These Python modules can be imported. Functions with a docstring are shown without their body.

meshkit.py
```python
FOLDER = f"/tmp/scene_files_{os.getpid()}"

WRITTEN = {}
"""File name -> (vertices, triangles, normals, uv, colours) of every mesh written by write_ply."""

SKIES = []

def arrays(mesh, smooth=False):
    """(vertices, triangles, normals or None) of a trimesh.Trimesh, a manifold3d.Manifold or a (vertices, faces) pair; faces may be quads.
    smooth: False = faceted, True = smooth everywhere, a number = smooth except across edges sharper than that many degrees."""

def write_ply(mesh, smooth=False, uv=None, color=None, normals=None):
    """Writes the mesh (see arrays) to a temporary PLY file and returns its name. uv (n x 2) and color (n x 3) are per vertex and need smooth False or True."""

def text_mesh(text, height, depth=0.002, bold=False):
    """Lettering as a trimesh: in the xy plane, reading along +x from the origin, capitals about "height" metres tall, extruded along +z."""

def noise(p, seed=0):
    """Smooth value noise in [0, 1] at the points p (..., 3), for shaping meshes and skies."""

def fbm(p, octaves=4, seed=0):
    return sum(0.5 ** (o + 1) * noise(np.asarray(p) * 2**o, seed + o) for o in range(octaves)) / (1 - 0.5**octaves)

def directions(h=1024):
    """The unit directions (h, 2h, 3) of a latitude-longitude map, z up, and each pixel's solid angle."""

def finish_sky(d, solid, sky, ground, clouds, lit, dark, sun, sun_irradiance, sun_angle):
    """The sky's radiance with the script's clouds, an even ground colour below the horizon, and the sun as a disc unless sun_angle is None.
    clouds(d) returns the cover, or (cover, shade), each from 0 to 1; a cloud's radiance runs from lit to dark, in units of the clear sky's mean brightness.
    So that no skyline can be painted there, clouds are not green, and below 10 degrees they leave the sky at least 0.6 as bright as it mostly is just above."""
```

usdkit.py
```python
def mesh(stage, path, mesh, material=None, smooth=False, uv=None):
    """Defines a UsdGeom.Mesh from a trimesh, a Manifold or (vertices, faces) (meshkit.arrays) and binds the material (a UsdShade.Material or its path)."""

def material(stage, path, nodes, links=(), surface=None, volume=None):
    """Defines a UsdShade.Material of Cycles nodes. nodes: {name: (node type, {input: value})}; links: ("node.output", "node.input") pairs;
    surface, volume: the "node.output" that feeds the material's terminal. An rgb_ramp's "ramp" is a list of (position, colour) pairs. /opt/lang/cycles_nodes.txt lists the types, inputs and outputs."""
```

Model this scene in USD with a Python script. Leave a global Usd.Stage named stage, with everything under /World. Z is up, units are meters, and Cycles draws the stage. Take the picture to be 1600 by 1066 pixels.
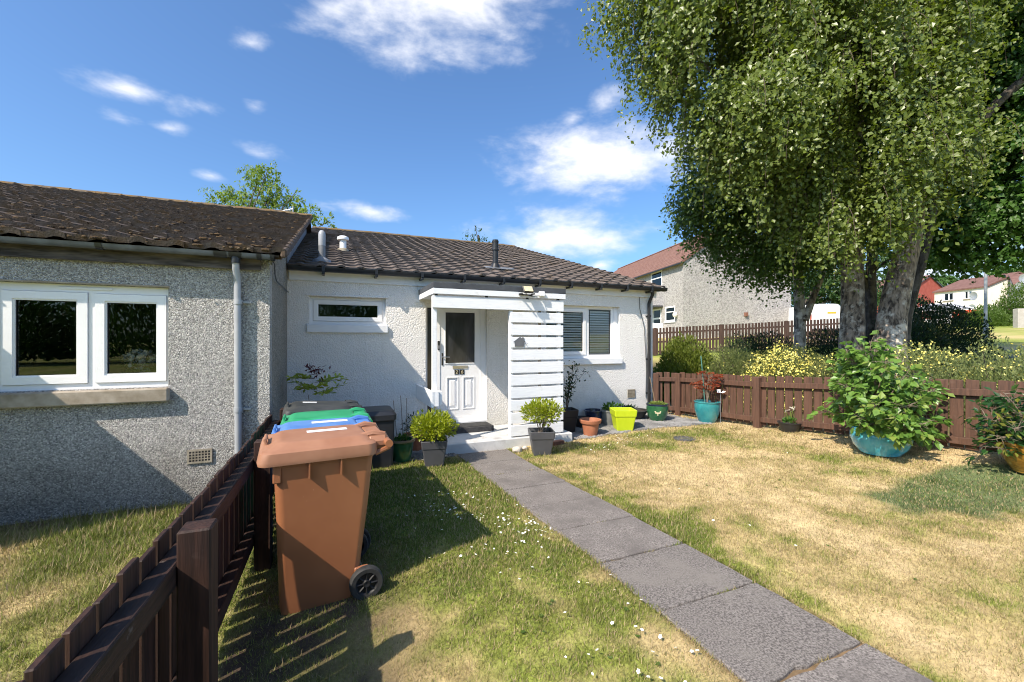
import math, numpy as np, trimesh, usdkit, meshkit
from pxr import Usd, UsdGeom, UsdLux, UsdShade, Gf, Sdf, Vt
from shapely.geometry import Polygon, box as sbox
from trimesh.creation import extrude_polygon

stage = Usd.Stage.CreateInMemory()
W = UsdGeom.Xform.Define(stage, '/World')
UsdGeom.Scope.Define(stage, '/World/Looks')
PI = math.pi
T3 = Sdf.ValueTypeNames

# ------------------------------------------------------------------ camera
EYE = 1.60
YAW = math.atan(284 / 670)          # looking to the right of the path's direction
cam = UsdGeom.Camera.Define(stage, '/World/camera')
cam.CreateHorizontalApertureAttr(36.0)
cam.CreateVerticalApertureAttr(36.0 * 682 / 1024)
cam.CreateFocalLengthAttr(36.0 * 670 / 1600)
cam.CreateClippingRangeAttr(Gf.Vec2f(0.05, 5000))
cam.AddTranslateOp().Set(Gf.Vec3d(0, 0, EYE))
cam.AddRotateXYZOp().Set(Gf.Vec3f(90, 0, -math.degrees(YAW)))
cam.CreateExposureAttr(1.02)

# ------------------------------------------------------------------ sun and sky
S = np.array([-1.0, -0.46, 1.08]); S /= np.linalg.norm(S)      # towards the sun
ELEV, AZ = math.asin(S[2]), math.atan2(S[0], S[1])
sun = UsdLux.DistantLight.Define(stage, '/World/sun')
sun.CreateIntensityAttr(0.98)
sun.CreateAngleAttr(0.5)
sun.CreateColorAttr(Gf.Vec3f(1.0, 0.89, 0.75))
sun.GetPrim().CreateAttribute('inputs:normalize', T3.Bool).Set(True)
_z = S; _x = np.cross([0, 0, 1.0], _z); _x /= np.linalg.norm(_x); _y = np.cross(_z, _x)
sun.AddTransformOp().Set(Gf.Matrix4d(*_x, 0, *_y, 0, *_z, 0, 0, 0, 0, 1))
SKY_STRENGTH, CLOUD = 0.14, 4.6

def make_sky():
    n = {'co': ('texture_coordinate', {}),
         'sky': ('sky_texture', dict(sky_type='single_scattering', sun_disc=False, sun_elevation=ELEV, sun_rotation=AZ,
                                     altitude=100.0, air_density=1.0, aerosol_density=2.2, ozone_density=3.0)),
         'wmap': ('mapping', dict(scale=(1.0, 1.0, 2.2))),
         'nz': ('noise_texture', dict(scale=9.0, detail=9.0, roughness=0.56, distortion=0.25)),
         'nz2': ('noise_texture', dict(scale=34.0, detail=6.0, roughness=0.6)),
         'nzm': ('math', dict(math_type='multiply_add', value2=2.5, value3=-1.25)),
         'nzm2': ('math', dict(math_type='multiply_add', value2=0.55)),
         'bg': ('background_shader', dict(strength=SKY_STRENGTH))}
    L = [('co.generated', 'wmap.vector'), ('wmap.vector', 'nz.vector'), ('wmap.vector', 'nz2.vector'), ('nz.fac', 'nzm.value1'), ('nz2.fac', 'nzm2.value1'), ('nzm.value', 'nzm2.value3')]
    # clouds: azimuth (deg from +Y to +X), elevation, half width, half height, strength, tilt
    blobs = [(13.6, 38.4, 7.8, 3.6, 1.25, 0), (1.0, 36.0, 4.2, 1.5, .75, -32), (-8.4, 30.7, 1.9, 1.0, .72, -15), (34.5, 22.3, 6.4, 2.4, 1.5, 2), (29.8, 13.4, 5.6, 1.9, 1.4, 2), (4.0, 16.0, 3.8, .95, .9, -2), (-7.2, 20.7, 2.2, 1.0, .78, 0),
             (-18.9, 23.7, 2.6, .9, .78, -4), (-14.0, 23.7, 2.6, 1.0, .55, -12), (-19.3, 20.9, 1.8, .7, .6, 0), (31.0, 27.1, 2.0, 1.3, .65, 0), (35.6, 28.8, 2.4, 1.5, .7, 0), (-7.9, 25.1, 1.3, .7, .55, -10), (-15.6, 21.2, 2.2, .8, .5, -8), (42.7, 22.6, 4.0, 2.8, .95, 0), (34.5, 9.8, 3.2, .9, .85, 0),
             (67.5, 6.8, 8.0, 2.6, .95, 0), (20.0, 9.0, 4.0, 1.0, .6, 0), (-12, 17.5, 1.8, .6, .45, 0),
             (-70, 24, 9, 4, 1, 0), (-110, 33, 8, 4, 1, 0), (-140, 15, 11, 3, 1, 0), (160, 28, 9, 4, 1, 0), (120, 18, 11, 3.5, 1, 0), (95, 33, 8, 4, 1, 0), (140, 48, 9, 6, 1, 0), (-60, 55, 8, 5, .9, 0)]
    prev = None
    for i, (az, el, a, b, st, tilt) in enumerate(blobs):
        az, el, tl = math.radians(az), math.radians(el), math.radians(tilt)
        c = np.array([math.sin(az) * math.cos(el), math.cos(az) * math.cos(el), math.sin(el)])
        u = np.array([math.cos(az), -math.sin(az), 0]); v = np.cross(u, c)
        if v[2] < 0: v = -v
        u, v = u * math.cos(tl) - v * math.sin(tl), u * math.sin(tl) + v * math.cos(tl)
        a, b = math.tan(math.radians(a * 1.3)), math.tan(math.radians(b * 1.35))
        n[f's{i}'] = ('vector_math', dict(math_type='subtract', vector2=tuple(c)))
        n[f'u{i}'] = ('vector_math', dict(math_type='dot_product', vector2=tuple(u / a)))
        n[f'v{i}'] = ('vector_math', dict(math_type='dot_product', vector2=tuple(v / b)))
        n[f'w{i}'] = ('vector_math', dict(math_type='dot_product', vector2=tuple(c * 1.2)))
        n[f'c{i}'] = ('combine_xyz', {})
        n[f'l{i}'] = ('vector_math', dict(math_type='length'))
        n[f'm{i}'] = ('math', dict(math_type='multiply_add', value2=-1.0, value3=st))
        L += [('co.generated', f's{i}.vector1'), (f's{i}.vector', f'u{i}.vector1'), (f's{i}.vector', f'v{i}.vector1'), (f's{i}.vector', f'w{i}.vector1'),
              (f'u{i}.value', f'c{i}.x'), (f'v{i}.value', f'c{i}.y'), (f'w{i}.value', f'c{i}.z'), (f'c{i}.vector', f'l{i}.vector1'), (f'l{i}.value', f'm{i}.value1')]
        if prev is None:
            prev = f'm{i}.value'
        else:
            n[f'x{i}'] = ('math', dict(math_type='maximum'))
            L += [(prev, f'x{i}.value1'), (f'm{i}.value', f'x{i}.value2')]; prev = f'x{i}.value'
    n['add'] = ('math', dict(math_type='add'))
    n['rmp'] = ('map_range', dict(range_type='smoothstep', from_min=0.05, from_max=1.7, to_min=0.0, to_max=0.95, clamp=True))
    n['shade'] = ('map_range', dict(range_type='linear', from_min=0.5, from_max=1.5, to_min=0.55, to_max=1.0, clamp=True))
    n['ccol'] = ('mix_color', dict(blend_type='mix', a=(.62 * CLOUD, .70 * CLOUD, .86 * CLOUD), b=(1.0 * CLOUD, .99 * CLOUD, 1.0 * CLOUD)))
    n['tint'] = ('mix_color', dict(blend_type='multiply', fac=1.0, b=(0.50, 0.67, 0.82), use_clamp=False))
    n['mx'] = ('mix_color', dict(blend_type='mix'))
    L += [(prev, 'add.value1'), ('nzm2.value', 'add.value2'), ('add.value', 'rmp.value'), ('add.value', 'shade.value'), ('shade.result', 'ccol.fac'),
          ('sky.color', 'tint.a'), ('tint.result', 'mx.a'), ('ccol.result', 'mx.b'), ('rmp.result', 'mx.fac'), ('mx.result', 'bg.color')]
    return usdkit.material(stage, '/World/Looks/sky_look', n, L, surface='bg.background')

dome = UsdLux.DomeLight.Define(stage, '/World/sky')
UsdShade.MaterialBindingAPI.Apply(dome.GetPrim()).Bind(make_sky())
dome.GetPrim().SetCustomDataByKey('kind', 'structure')
dome.GetPrim().SetCustomDataByKey('label', 'deep blue sky with a few scattered white clouds')
dome.GetPrim().SetCustomDataByKey('category', 'sky')

# ------------------------------------------------------------------ helpers: prims
_used = {}
def numbered(parent, name):
    k = (str(parent), name); i = _used.get(k, 0); _used[k] = i + 1
    return name if i == 0 else f'{name}_{i:03d}'
def _path(x): return '/World' if x is None else (x if isinstance(x, str) else str(x.GetPath()))
def say(prim, label=None, cat=None, group=None, kind=None):
    for k, v in (('label', label), ('category', cat), ('group', group), ('kind', kind)):
        if v: prim.SetCustomDataByKey(k, v)
    return prim
def thing(name, label, cat, loc=(0, 0, 0), rz=0.0, group=None):
    x = UsdGeom.Xform.Define(stage, '/World/' + numbered('/World', name))
    if any(loc): x.AddTranslateOp().Set(Gf.Vec3d(*map(float, loc)))
    if rz: x.AddRotateZOp().Set(float(rz))
    return say(x.GetPrim(), label, cat, group)
def obj(name, m, mat, parent=None, smooth=False, label=None, cat=None, group=None, kind=None, col=None):
    p = _path(parent)
    if isinstance(m, MB): m = m.get()
    me = usdkit.mesh(stage, f'{p}/{numbered(p, name)}', m, mat, smooth=smooth)
    if col is not None:
        UsdGeom.PrimvarsAPI(me).CreatePrimvar('Cd', T3.Color3fArray, 'vertex').Set(Vt.Vec3fArray.FromNumpy(np.asarray(col, np.float32)))
    me.CreateDoubleSidedAttr(True)
    return say(me.GetPrim(), label, cat, group, kind)
def part_group(name, parent, label=None):
    p = _path(parent)
    return say(UsdGeom.Xform.Define(stage, f'{p}/{numbered(p, name)}').GetPrim(), label)

# ------------------------------------------------------------------ helpers: meshes
class MB:
    def __init__(s): s.v = []; s.f = []; s.n = 0
    def add(s, v, f):
        v = np.asarray(v, float); f = np.asarray(f, int)
        if f.shape[1] == 4: f = np.vstack([f[:, [0, 1, 2]], f[:, [0, 2, 3]]])
        s.v.append(v); s.f.append(f + s.n); s.n += len(v); return s
    def tm(s, m): return s.add(m.vertices, m.faces)
    def box(s, x0, x1, y0, y1, z0, z1, c=0.0, M=None):
        v, f = cbox(x0, x1, y0, y1, z0, z1, c)
        if M is not None: v = v @ M[:3, :3].T + M[:3, 3]
        return s.add(v, f)
    def tube(s, pts, r, sides=8, caps=True):
        return s.add(*tube(pts, r, sides, caps))
    def lathe(s, prof, seg=28, at=(0, 0, 0)):
        v, f = lathe(prof, seg); return s.add(v + np.array(at), f)
    def get(s): return np.vstack(s.v), np.vstack(s.f)

_CB = {}
def cbox(x0, x1, y0, y1, z0, z1, c=0.0):
    if c <= 0:
        v = np.array([[x, y, z] for x in (x0, x1) for y in (y0, y1) for z in (z0, z1)], float)
        f = [[0, 1, 3], [0, 3, 2], [4, 6, 7], [4, 7, 5], [0, 4, 5], [0, 5, 1], [2, 3, 7], [2, 7, 6], [0, 2, 6], [0, 6, 4], [1, 5, 7], [1, 7, 3]]
        return v, np.array(f)
    c = min(c, .45 * (x1 - x0), .45 * (y1 - y0), .45 * (z1 - z0))
    if 'f' not in _CB:
        h = trimesh.convex.convex_hull(_cv(1, 1, 1, .2)); _CB['v'] = None
        src = _cv(1, 1, 1, .2)
        idx = [int(np.argmin(((src - q) ** 2).sum(1))) for q in h.vertices]
        _CB['f'] = np.array(idx)[h.faces]
    v = _cv((x1 - x0) / 2, (y1 - y0) / 2, (z1 - z0) / 2, c) + np.array([(x0 + x1) / 2, (y0 + y1) / 2, (z0 + z1) / 2])
    return v, _CB['f']
def _cv(a, b, d, c):
    o = []
    for sx in (-1, 1):
        for sy in (-1, 1):
            for sz in (-1, 1):
                o += [(sx * a, sy * (b - c), sz * (d - c)), (sx * (a - c), sy * b, sz * (d - c)), (sx * (a - c), sy * (b - c), sz * d)]
    return np.array(o, float)
def tube(pts, r, sides=8, caps=True):
    p = np.asarray(pts, float); r = np.broadcast_to(np.asarray(r, float), (len(p),))
    t = np.gradient(p, axis=0); t /= np.linalg.norm(t, axis=1, keepdims=True) + 1e-12
    ref = np.array([0, 0, 1.0]) if abs(t[:, 2]).mean() < .8 else np.array([1.0, 0, 0])
    a = np.cross(t, ref); a /= np.linalg.norm(a, axis=1, keepdims=True) + 1e-12; b = np.cross(t, a)
    ang = np.arange(sides) * 2 * PI / sides
    v = p[:, None] + r[:, None, None] * (np.cos(ang)[None, :, None] * a[:, None] + np.sin(ang)[None, :, None] * b[:, None])
    return _rings(v, caps)
def _rings(v, caps=True):
    n, s = v.shape[:2]
    i, j = np.meshgrid(np.arange(n - 1), np.arange(s), indexing='ij')
    q = np.stack([i * s + j, i * s + (j + 1) % s, (i + 1) * s + (j + 1) % s, (i + 1) * s + j], -1).reshape(-1, 4)
    f = np.vstack([q[:, [0, 1, 2]], q[:, [0, 2, 3]]]); vv = v.reshape(-1, 3)
    if caps:
        vv = np.vstack([vv, v[0].mean(0), v[-1].mean(0)]); k = n * s; J = np.arange(s)
        f = np.vstack([f, np.stack([np.full(s, k), (J + 1) % s, J], 1), np.stack([np.full(s, k + 1), (n - 1) * s + J, (n - 1) * s + (J + 1) % s], 1)])
    return vv, f
def lathe(prof, seg=28):
    pr = np.asarray(prof, float); ang = np.arange(seg) * 2 * PI / seg
    v = np.stack([pr[:, None, 0] * np.cos(ang), pr[:, None, 0] * np.sin(ang), np.broadcast_to(pr[:, None, 1], (len(pr), seg))], -1)
    return _rings(v, False)
def rrect(cx, cy, hx, hy, r, z, n=4):
    r = min(r, hx * .99, hy * .99); o = []
    for sx, sy, a0 in ((1, 1, 0), (-1, 1, 90), (-1, -1, 180), (1, -1, 270)):
        for k in range(n + 1):
            a = math.radians(a0 + 90 * k / n); o.append((cx + sx * (hx - r) + r * math.cos(a), cy + sy * (hy - r) + r * math.sin(a), z))
    return np.array(o)
def loft(rings, caps=True): return _rings(np.array(rings), caps)
def xz_wall(poly, y0, y1):
    """a wall plate: polygon in (x, z), from y0 to y1"""
    m = extrude_polygon(poly, y1 - y0, engine='earcut'); v = np.array(m.vertices)
    return np.stack([v[:, 0], y0 + v[:, 2], v[:, 1]], 1), np.array(m.faces)[:, ::-1]
def yz_wall(poly, x0, x1):
    m = extrude_polygon(poly, x1 - x0, engine='earcut'); v = np.array(m.vertices)
    return np.stack([x0 + v[:, 2], v[:, 0], v[:, 1]], 1), np.array(m.faces)
def rotz(deg, loc=(0, 0, 0)):
    a = math.radians(deg); M = np.eye(4); M[:2, :2] = [[math.cos(a), -math.sin(a)], [math.sin(a), math.cos(a)]]; M[:3, 3] = loc; return M
def sm(x, a, b):
    t = np.clip((np.asarray(x, float) - a) / (b - a), 0, 1); return t * t * (3 - 2 * t)
def subdiv_x(v, f, n=1):
    m = trimesh.Trimesh(v, f, process=False)
    for _ in range(n): m = m.subdivide()
    return np.array(m.vertices), np.array(m.faces)

# ------------------------------------------------------------------ helpers: materials
def mat(name, c1, c2=None, scale=8.0, stretch=(1, 1, 1), rough=.6, bump=0.0, bscale=None, bdist=.01, detail=5.0, lo=.35, hi=.65, spec=.5, metallic=0.0,
        c3=None, s3=1.0, lo3=.55, hi3=.7, coat=0.0, island=0.0, distort=0.0, coords='geo.position'):
    n = {'geo': ('geometry', {}), 'tc': ('texture_coordinate', {}), 'p': ('principled_bsdf', dict(roughness=rough, metallic=metallic, specular_ior_level=spec, coat_weight=coat)),
         'map': ('mapping', dict(scale=tuple(stretch))), 'nz': ('noise_texture', dict(scale=scale, detail=detail, roughness=.6, distortion=distort)),
         'r': ('rgb_ramp', dict(ramp=[(lo, c1), (hi, c2 or c1)]))}
    L = [(coords, 'map.vector'), ('map.vector', 'nz.vector'), ('nz.fac', 'r.fac')]
    out = 'r.color'
    if c3 is not None:
        n['nz3'] = ('noise_texture', dict(scale=s3, detail=5.0, roughness=.65)); n['mr3'] = ('map_range', dict(from_min=lo3, from_max=hi3, clamp=True))
        n['m3'] = ('mix_color', dict(b=c3)); L += [('geo.position', 'nz3.vector'), ('nz3.fac', 'mr3.value'), ('mr3.result', 'm3.fac'), (out, 'm3.a')]; out = 'm3.result'
    if island:
        n['mi'] = ('map_range', dict(to_min=1 - island, to_max=1 + island)); n['hv'] = ('hsv', {}); L += [('geo.random_per_island', 'mi.value'), ('mi.result', 'hv.value'), (out, 'hv.color')]; out = 'hv.color'
    L += [(out, 'p.base_color')]
    if bump:
        n['bz'] = ('noise_texture', dict(scale=bscale or scale * 3, detail=4.0)); n['b'] = ('bump', dict(strength=bump, distance=bdist))
        L += [('map.vector', 'bz.vector'), ('bz.fac', 'b.height'), ('b.normal', 'p.normal')]
    return usdkit.material(stage, f'/World/Looks/{name}', n, L, surface='p.BSDF')
def roughcast(name, cols, scale, dist, strength=1.0, stain=None, big=.6, grime=None):
    """pebble dash: cells with their own tone, raised as pebbles"""
    n = {'geo': ('geometry', {}), 'p': ('principled_bsdf', dict(roughness=.85, specular_ior_level=.25)),
         'nw': ('noise_texture', dict(scale=scale * .8, detail=2.0)), 'wadd': ('mix_vector', dict(fac=.012)),
         'vo': ('voronoi_texture', dict(feature='f1', scale=scale, randomness=1.0)), 'wn': ('separate_color', {}),
         'r': ('rgb_ramp', dict(ramp=cols)), 'hh': ('math', dict(math_type='multiply_add', value2=-1.0, value3=1.0)),
         'n2': ('noise_texture', dict(scale=scale * .45, detail=5.0, roughness=.65)), 'hs': ('math', dict(math_type='multiply_add', value2=1.4)),
         'b': ('bump', dict(strength=strength, distance=dist)), 'n3': ('noise_texture', dict(scale=big, detail=6.0, roughness=.62)),
         'r3': ('map_range', dict(from_min=.35, from_max=.7, to_min=0.0, to_max=.5, clamp=True)), 'm3': ('mix_color', dict(blend_type='multiply', b=stain or (.75, .73, .7)))}
    L = [('geo.position', 'vo.vector'), ('vo.color', 'wn.color'), ('wn.r', 'r.fac'), ('vo.distance', 'hh.value1'), ('geo.position', 'n2.vector'),
         ('n2.fac', 'hs.value1'), ('hh.value', 'hs.value3'), ('hs.value', 'b.height'), ('b.normal', 'p.normal'), ('geo.position', 'n3.vector'), ('n3.fac', 'r3.value'),
         ('r3.result', 'm3.fac'), ('r.color', 'm3.a')]
    out = 'm3.result'
    n['smp'] = ('mapping', dict(scale=(5.0, 5.0, .45))); n['ns'] = ('noise_texture', dict(scale=1.0, detail=6.0, roughness=.7)); n['sr'] = ('map_range', dict(from_min=.54, from_max=.78, to_min=0.0, to_max=.38, clamp=True)); n['sm'] = ('mix_color', dict(blend_type='multiply', b=(.66, .64, .60)))
    L += [('geo.position', 'smp.vector'), ('smp.vector', 'ns.vector'), ('ns.fac', 'sr.value'), ('sr.result', 'sm.fac'), (out, 'sm.a')]; out = 'sm.result'
    if grime:      # splashes of soil above the ground line
        n['sp'] = ('separate_xyz', {}); n['ng'] = ('noise_texture', dict(scale=3.0, detail=6.0)); n['ga'] = ('math', dict(math_type='multiply_add', value2=-.7))
        n['gr'] = ('map_range', dict(from_min=-.35, from_max=.25, to_min=.85, to_max=0.0, clamp=True)); n['gm'] = ('mix_color', dict(blend_type='multiply', b=grime))
        L += [('geo.position', 'sp.vector'), ('geo.position', 'ng.vector'), ('ng.fac', 'ga.value1'), ('sp.z', 'ga.value3'), ('ga.value', 'gr.value'), ('gr.result', 'gm.fac'), (out, 'gm.a')]; out = 'gm.result'
    L += [(out, 'p.base_color')]
    return usdkit.material(stage, f'/World/Looks/{name}', n, L, surface='p.BSDF')
def glass(name, tint=(.93, .95, .95), rough=0.0):
    return usdkit.material(stage, f'/World/Looks/{name}', {'t': ('transparent_bsdf', dict(color=tint)), 'g': ('glossy_bsdf', dict(color=(1, 1, 1), roughness=rough)), 'f': ('fresnel', dict(IOR=1.5)),
        'm': ('mix_closure', {})}, [('f.fac', 'm.fac'), ('t.BSDF', 'm.closure1'), ('g.BSDF', 'm.closure2')], surface='m.closure')
def leafmat(name, ramp, rough=.45, trans=.35, spec=.4, tcol=None):
    n = {'geo': ('geometry', {}), 'r': ('rgb_ramp', dict(ramp=ramp)), 'p': ('principled_bsdf', dict(roughness=rough, specular_ior_level=spec)), 't': ('translucent_bsdf', {}),
         'h': ('hsv', dict(saturation=1.15, value=1.5)), 'm': ('mix_closure', dict(fac=trans))}
    return usdkit.material(stage, f'/World/Looks/{name}', n, [('geo.random_per_island', 'r.fac'), ('r.color', 'p.base_color'), ('r.color', 'h.color'), ('h.color', 't.color'),
        ('p.BSDF', 'm.closure1'), ('t.BSDF', 'm.closure2')], surface='m.closure')
def cdmat(name, rough=.9, trans=0.0, nscale=0.0, namp=.3, bump=0.0, island=0.0, spec=.25):
    n = {'a': ('attribute', dict(attribute='Cd')), 'geo': ('geometry', {}), 'p': ('principled_bsdf', dict(roughness=rough, specular_ior_level=spec))}
    L = []; out = 'a.color'
    if nscale:
        n['nz'] = ('noise_texture', dict(scale=nscale, detail=8.0, roughness=.75)); n['mr'] = ('map_range', dict(from_min=.3, from_max=.7, to_min=1 - namp, to_max=1 + namp))
        n['h'] = ('hsv', {}); L += [('geo.position', 'nz.vector'), ('nz.fac', 'mr.value'), ('mr.result', 'h.value'), (out, 'h.color')]; out = 'h.color'
        if bump:
            n['b'] = ('bump', dict(strength=bump, distance=.02)); L += [('nz.fac', 'b.height'), ('b.normal', 'p.normal')]
    if island:
        n['mi'] = ('map_range', dict(to_min=1 - island, to_max=1 + island)); n['h2'] = ('hsv', {}); L += [('geo.random_per_island', 'mi.value'), ('mi.result', 'h2.value'), (out, 'h2.color')]; out = 'h2.color'
    L += [(out, 'p.base_color')]; surf = 'p.BSDF'
    if trans:
        n['t'] = ('translucent_bsdf', {}); n['m'] = ('mix_closure', dict(fac=trans)); L += [(out, 't.color'), ('p.BSDF', 'm.closure1'), ('t.BSDF', 'm.closure2')]; surf = 'm.closure'
    return usdkit.material(stage, f'/World/Looks/{name}', n, L, surface=surf)

K = {}
K['dash'] = roughcast('grey_pebble_dash', [(0, (.20, .195, .19)), (.3, (.36, .35, .335)), (.7, (.47, .455, .435)), (1, (.74, .715, .68))], 100, .014, 1.0, stain=(.84, .83, .81), grime=(.50, .49, .45))
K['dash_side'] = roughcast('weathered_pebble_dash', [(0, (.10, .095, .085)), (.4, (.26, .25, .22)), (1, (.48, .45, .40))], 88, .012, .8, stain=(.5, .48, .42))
K['white_cast'] = roughcast('white_painted_roughcast', [(0, (.75, .73, .70)), (1, (.80, .78, .75))], 48, .013, .62, stain=(.88, .87, .85), grime=(.7, .70, .66))
K['far_cast'] = roughcast('buff_roughcast', [(0, (.26, .245, .235)), (.5, (.38, .36, .345)), (1, (.48, .455, .43))], 14, .03, .8, stain=(.8, .78, .74), big=.35)
K['cream_cast'] = mat('cream_render', (.70, .65, .55), (.76, .71, .62), scale=1.2, rough=.9, spec=.2)
K['upvc'] = mat('white_plastic_frame', (.78, .78, .78), (.82, .82, .82), scale=3, rough=.35)
K['white_paint'] = mat('white_painted_timber', (.72, .73, .75), (.80, .81, .82), scale=9, stretch=(.6, 6, 6), rough=.5, bump=.12, bscale=30, bdist=.004, c3=(.62, .61, .58), s3=5, lo3=.62, hi3=.8)
K['dark_trim'] = mat('dark_grey_trim', (.05, .052, .057), (.07, .073, .080), scale=6, rough=.45)
K['gutter_black'] = mat('black_gutter_plastic', (.012, .012, .013), (.022, .022, .023), scale=7, rough=.38)
K['gutter_grey'] = mat('weathered_grey_gutter', (.05, .052, .055), (.11, .115, .12), scale=5, rough=.4)
K['pipe_grey'] = mat('grey_downpipe_plastic', (.30, .31, .33), (.34, .35, .37), scale=6, rough=.4)
K['rotten'] = mat('flaking_fascia_paint', (.025, .02, .018), (.13, .11, .10), scale=7, stretch=(.5, 2, 4), rough=.8, bump=.4, bscale=25, bdist=.008)
K['sill'] = mat('weathered_concrete_sill', (.22, .18, .13), (.36, .31, .25), scale=7, rough=.9, bump=.3, bscale=60, bdist=.004)
K['concrete'] = mat('painted_concrete', (.46, .46, .46), (.58, .58, .57), scale=4, rough=.85, bump=.3, bscale=45, bdist=.004, c3=(.32, .31, .30), s3=2.2)
K['slab'] = mat('grey_paving_slab', (.085, .073, .066), (.275, .245, .222), scale=92, rough=.9, bump=.8, bscale=110, bdist=.006, detail=6, lo=.38, hi=.62, c3=(.12, .105, .095), s3=2.6, lo3=.45, hi3=.68)
K['slab_b'] = mat('darker_paving_slab', (.072, .062, .056), (.235, .21, .19), scale=92, rough=.9, bump=.8, bscale=110, bdist=.006, detail=6, lo=.38, hi=.62, c3=(.19, .17, .15), s3=2.4, lo3=.5, hi3=.7)
K['tile_a'] = mat('mossy_brown_roof_tile', (.055, .037, .026), (.125, .088, .064), scale=9, rough=.9, bump=.6, bscale=55, bdist=.012, c3=(.085, .048, .020), s3=5.5, lo3=.48, hi3=.62, island=.18)
K['tile_b'] = mat('worn_brown_roof_tile', (.085, .064, .052), (.190, .150, .125), scale=9, rough=.9, bump=.5, bscale=60, bdist=.008, c3=(.085, .055, .028), s3=5.0, lo3=.52, hi3=.66, island=.22)
K['ridge'] = mat('mossy_ridge_tile', (.09, .07, .05), (.16, .11, .06), scale=7, rough=.9, bump=.6, bscale=30, bdist=.02, c3=(.15, .09, .03), s3=4, lo3=.45, hi3=.6)
K['moss'] = mat('dry_brown_moss', (.045, .030, .016), (.115, .068, .028), scale=9, rough=1, bump=.8, bscale=90, bdist=.01, c3=(.13, .115, .09), s3=7, lo3=.58, hi3=.7)
K['wood'] = mat('dark_stained_fence_timber', (.020, .0095, .0065), (.060, .027, .018), scale=7, stretch=(5, 5, .35), rough=.65, spec=.3, bump=.35, bscale=22, bdist=.006, c3=(.085, .055, .042), s3=5, lo3=.6, hi3=.78, island=.2)
K['wood_rail'] = mat('dark_stained_rail_timber', (.014, .008, .006), (.038, .019, .014), scale=7, stretch=(5, .35, 5), rough=.6, spec=.3, bump=.35, bscale=22, bdist=.006, c3=(.11, .09, .08), s3=9, lo3=.66, hi3=.75)
K['wood_r'] = mat('red_brown_stained_timber', (.075, .035, .020), (.145, .068, .040), scale=7, stretch=(5, 5, .35), rough=.7, bump=.35, bscale=20, bdist=.006, c3=(.17, .10, .07), s3=4, lo3=.6, hi3=.8, island=.25)
K['wood_f'] = mat('weathered_brown_boards', (.065, .034, .026), (.13, .075, .058), scale=5, stretch=(4, 4, .3), rough=.8, island=.35)
K['end_grain'] = mat('weathered_timber_top', (.05, .035, .028), (.13, .10, .085), scale=14, stretch=(3, 3, 1), rough=.75)
K['brown_bin'] = mat('brown_bin_plastic', (.25, .094, .040), (.285, .112, .049), scale=3, rough=.42, bump=.04, bscale=150, bdist=.001, c3=(.50, .36, .26), s3=48, lo3=.70, hi3=.78)
K['brown_lid'] = mat('faded_brown_lid_plastic', (.27, .122, .066), (.32, .155, .088), scale=5, rough=.5, bump=.05, bscale=120, bdist=.001)
K['green_bin'] = mat('green_bin_plastic', (.012, .22, .085), (.03, .29, .13), scale=4, rough=.42)
K['blue_bin'] = mat('blue_bin_plastic', (.06, .16, .42), (.11, .24, .50), scale=4, rough=.42)
K['black_bin'] = mat('dark_grey_bin_plastic', (.025, .027, .026), (.055, .056, .052), scale=4, rough=.5)
K['store'] = mat('black_storage_plastic', (.012, .013, .016), (.02, .021, .025), scale=4, rough=.42)
K['rubber'] = mat('black_rubber', (.012, .012, .012), (.03, .03, .03), scale=20, rough=.75)
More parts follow.
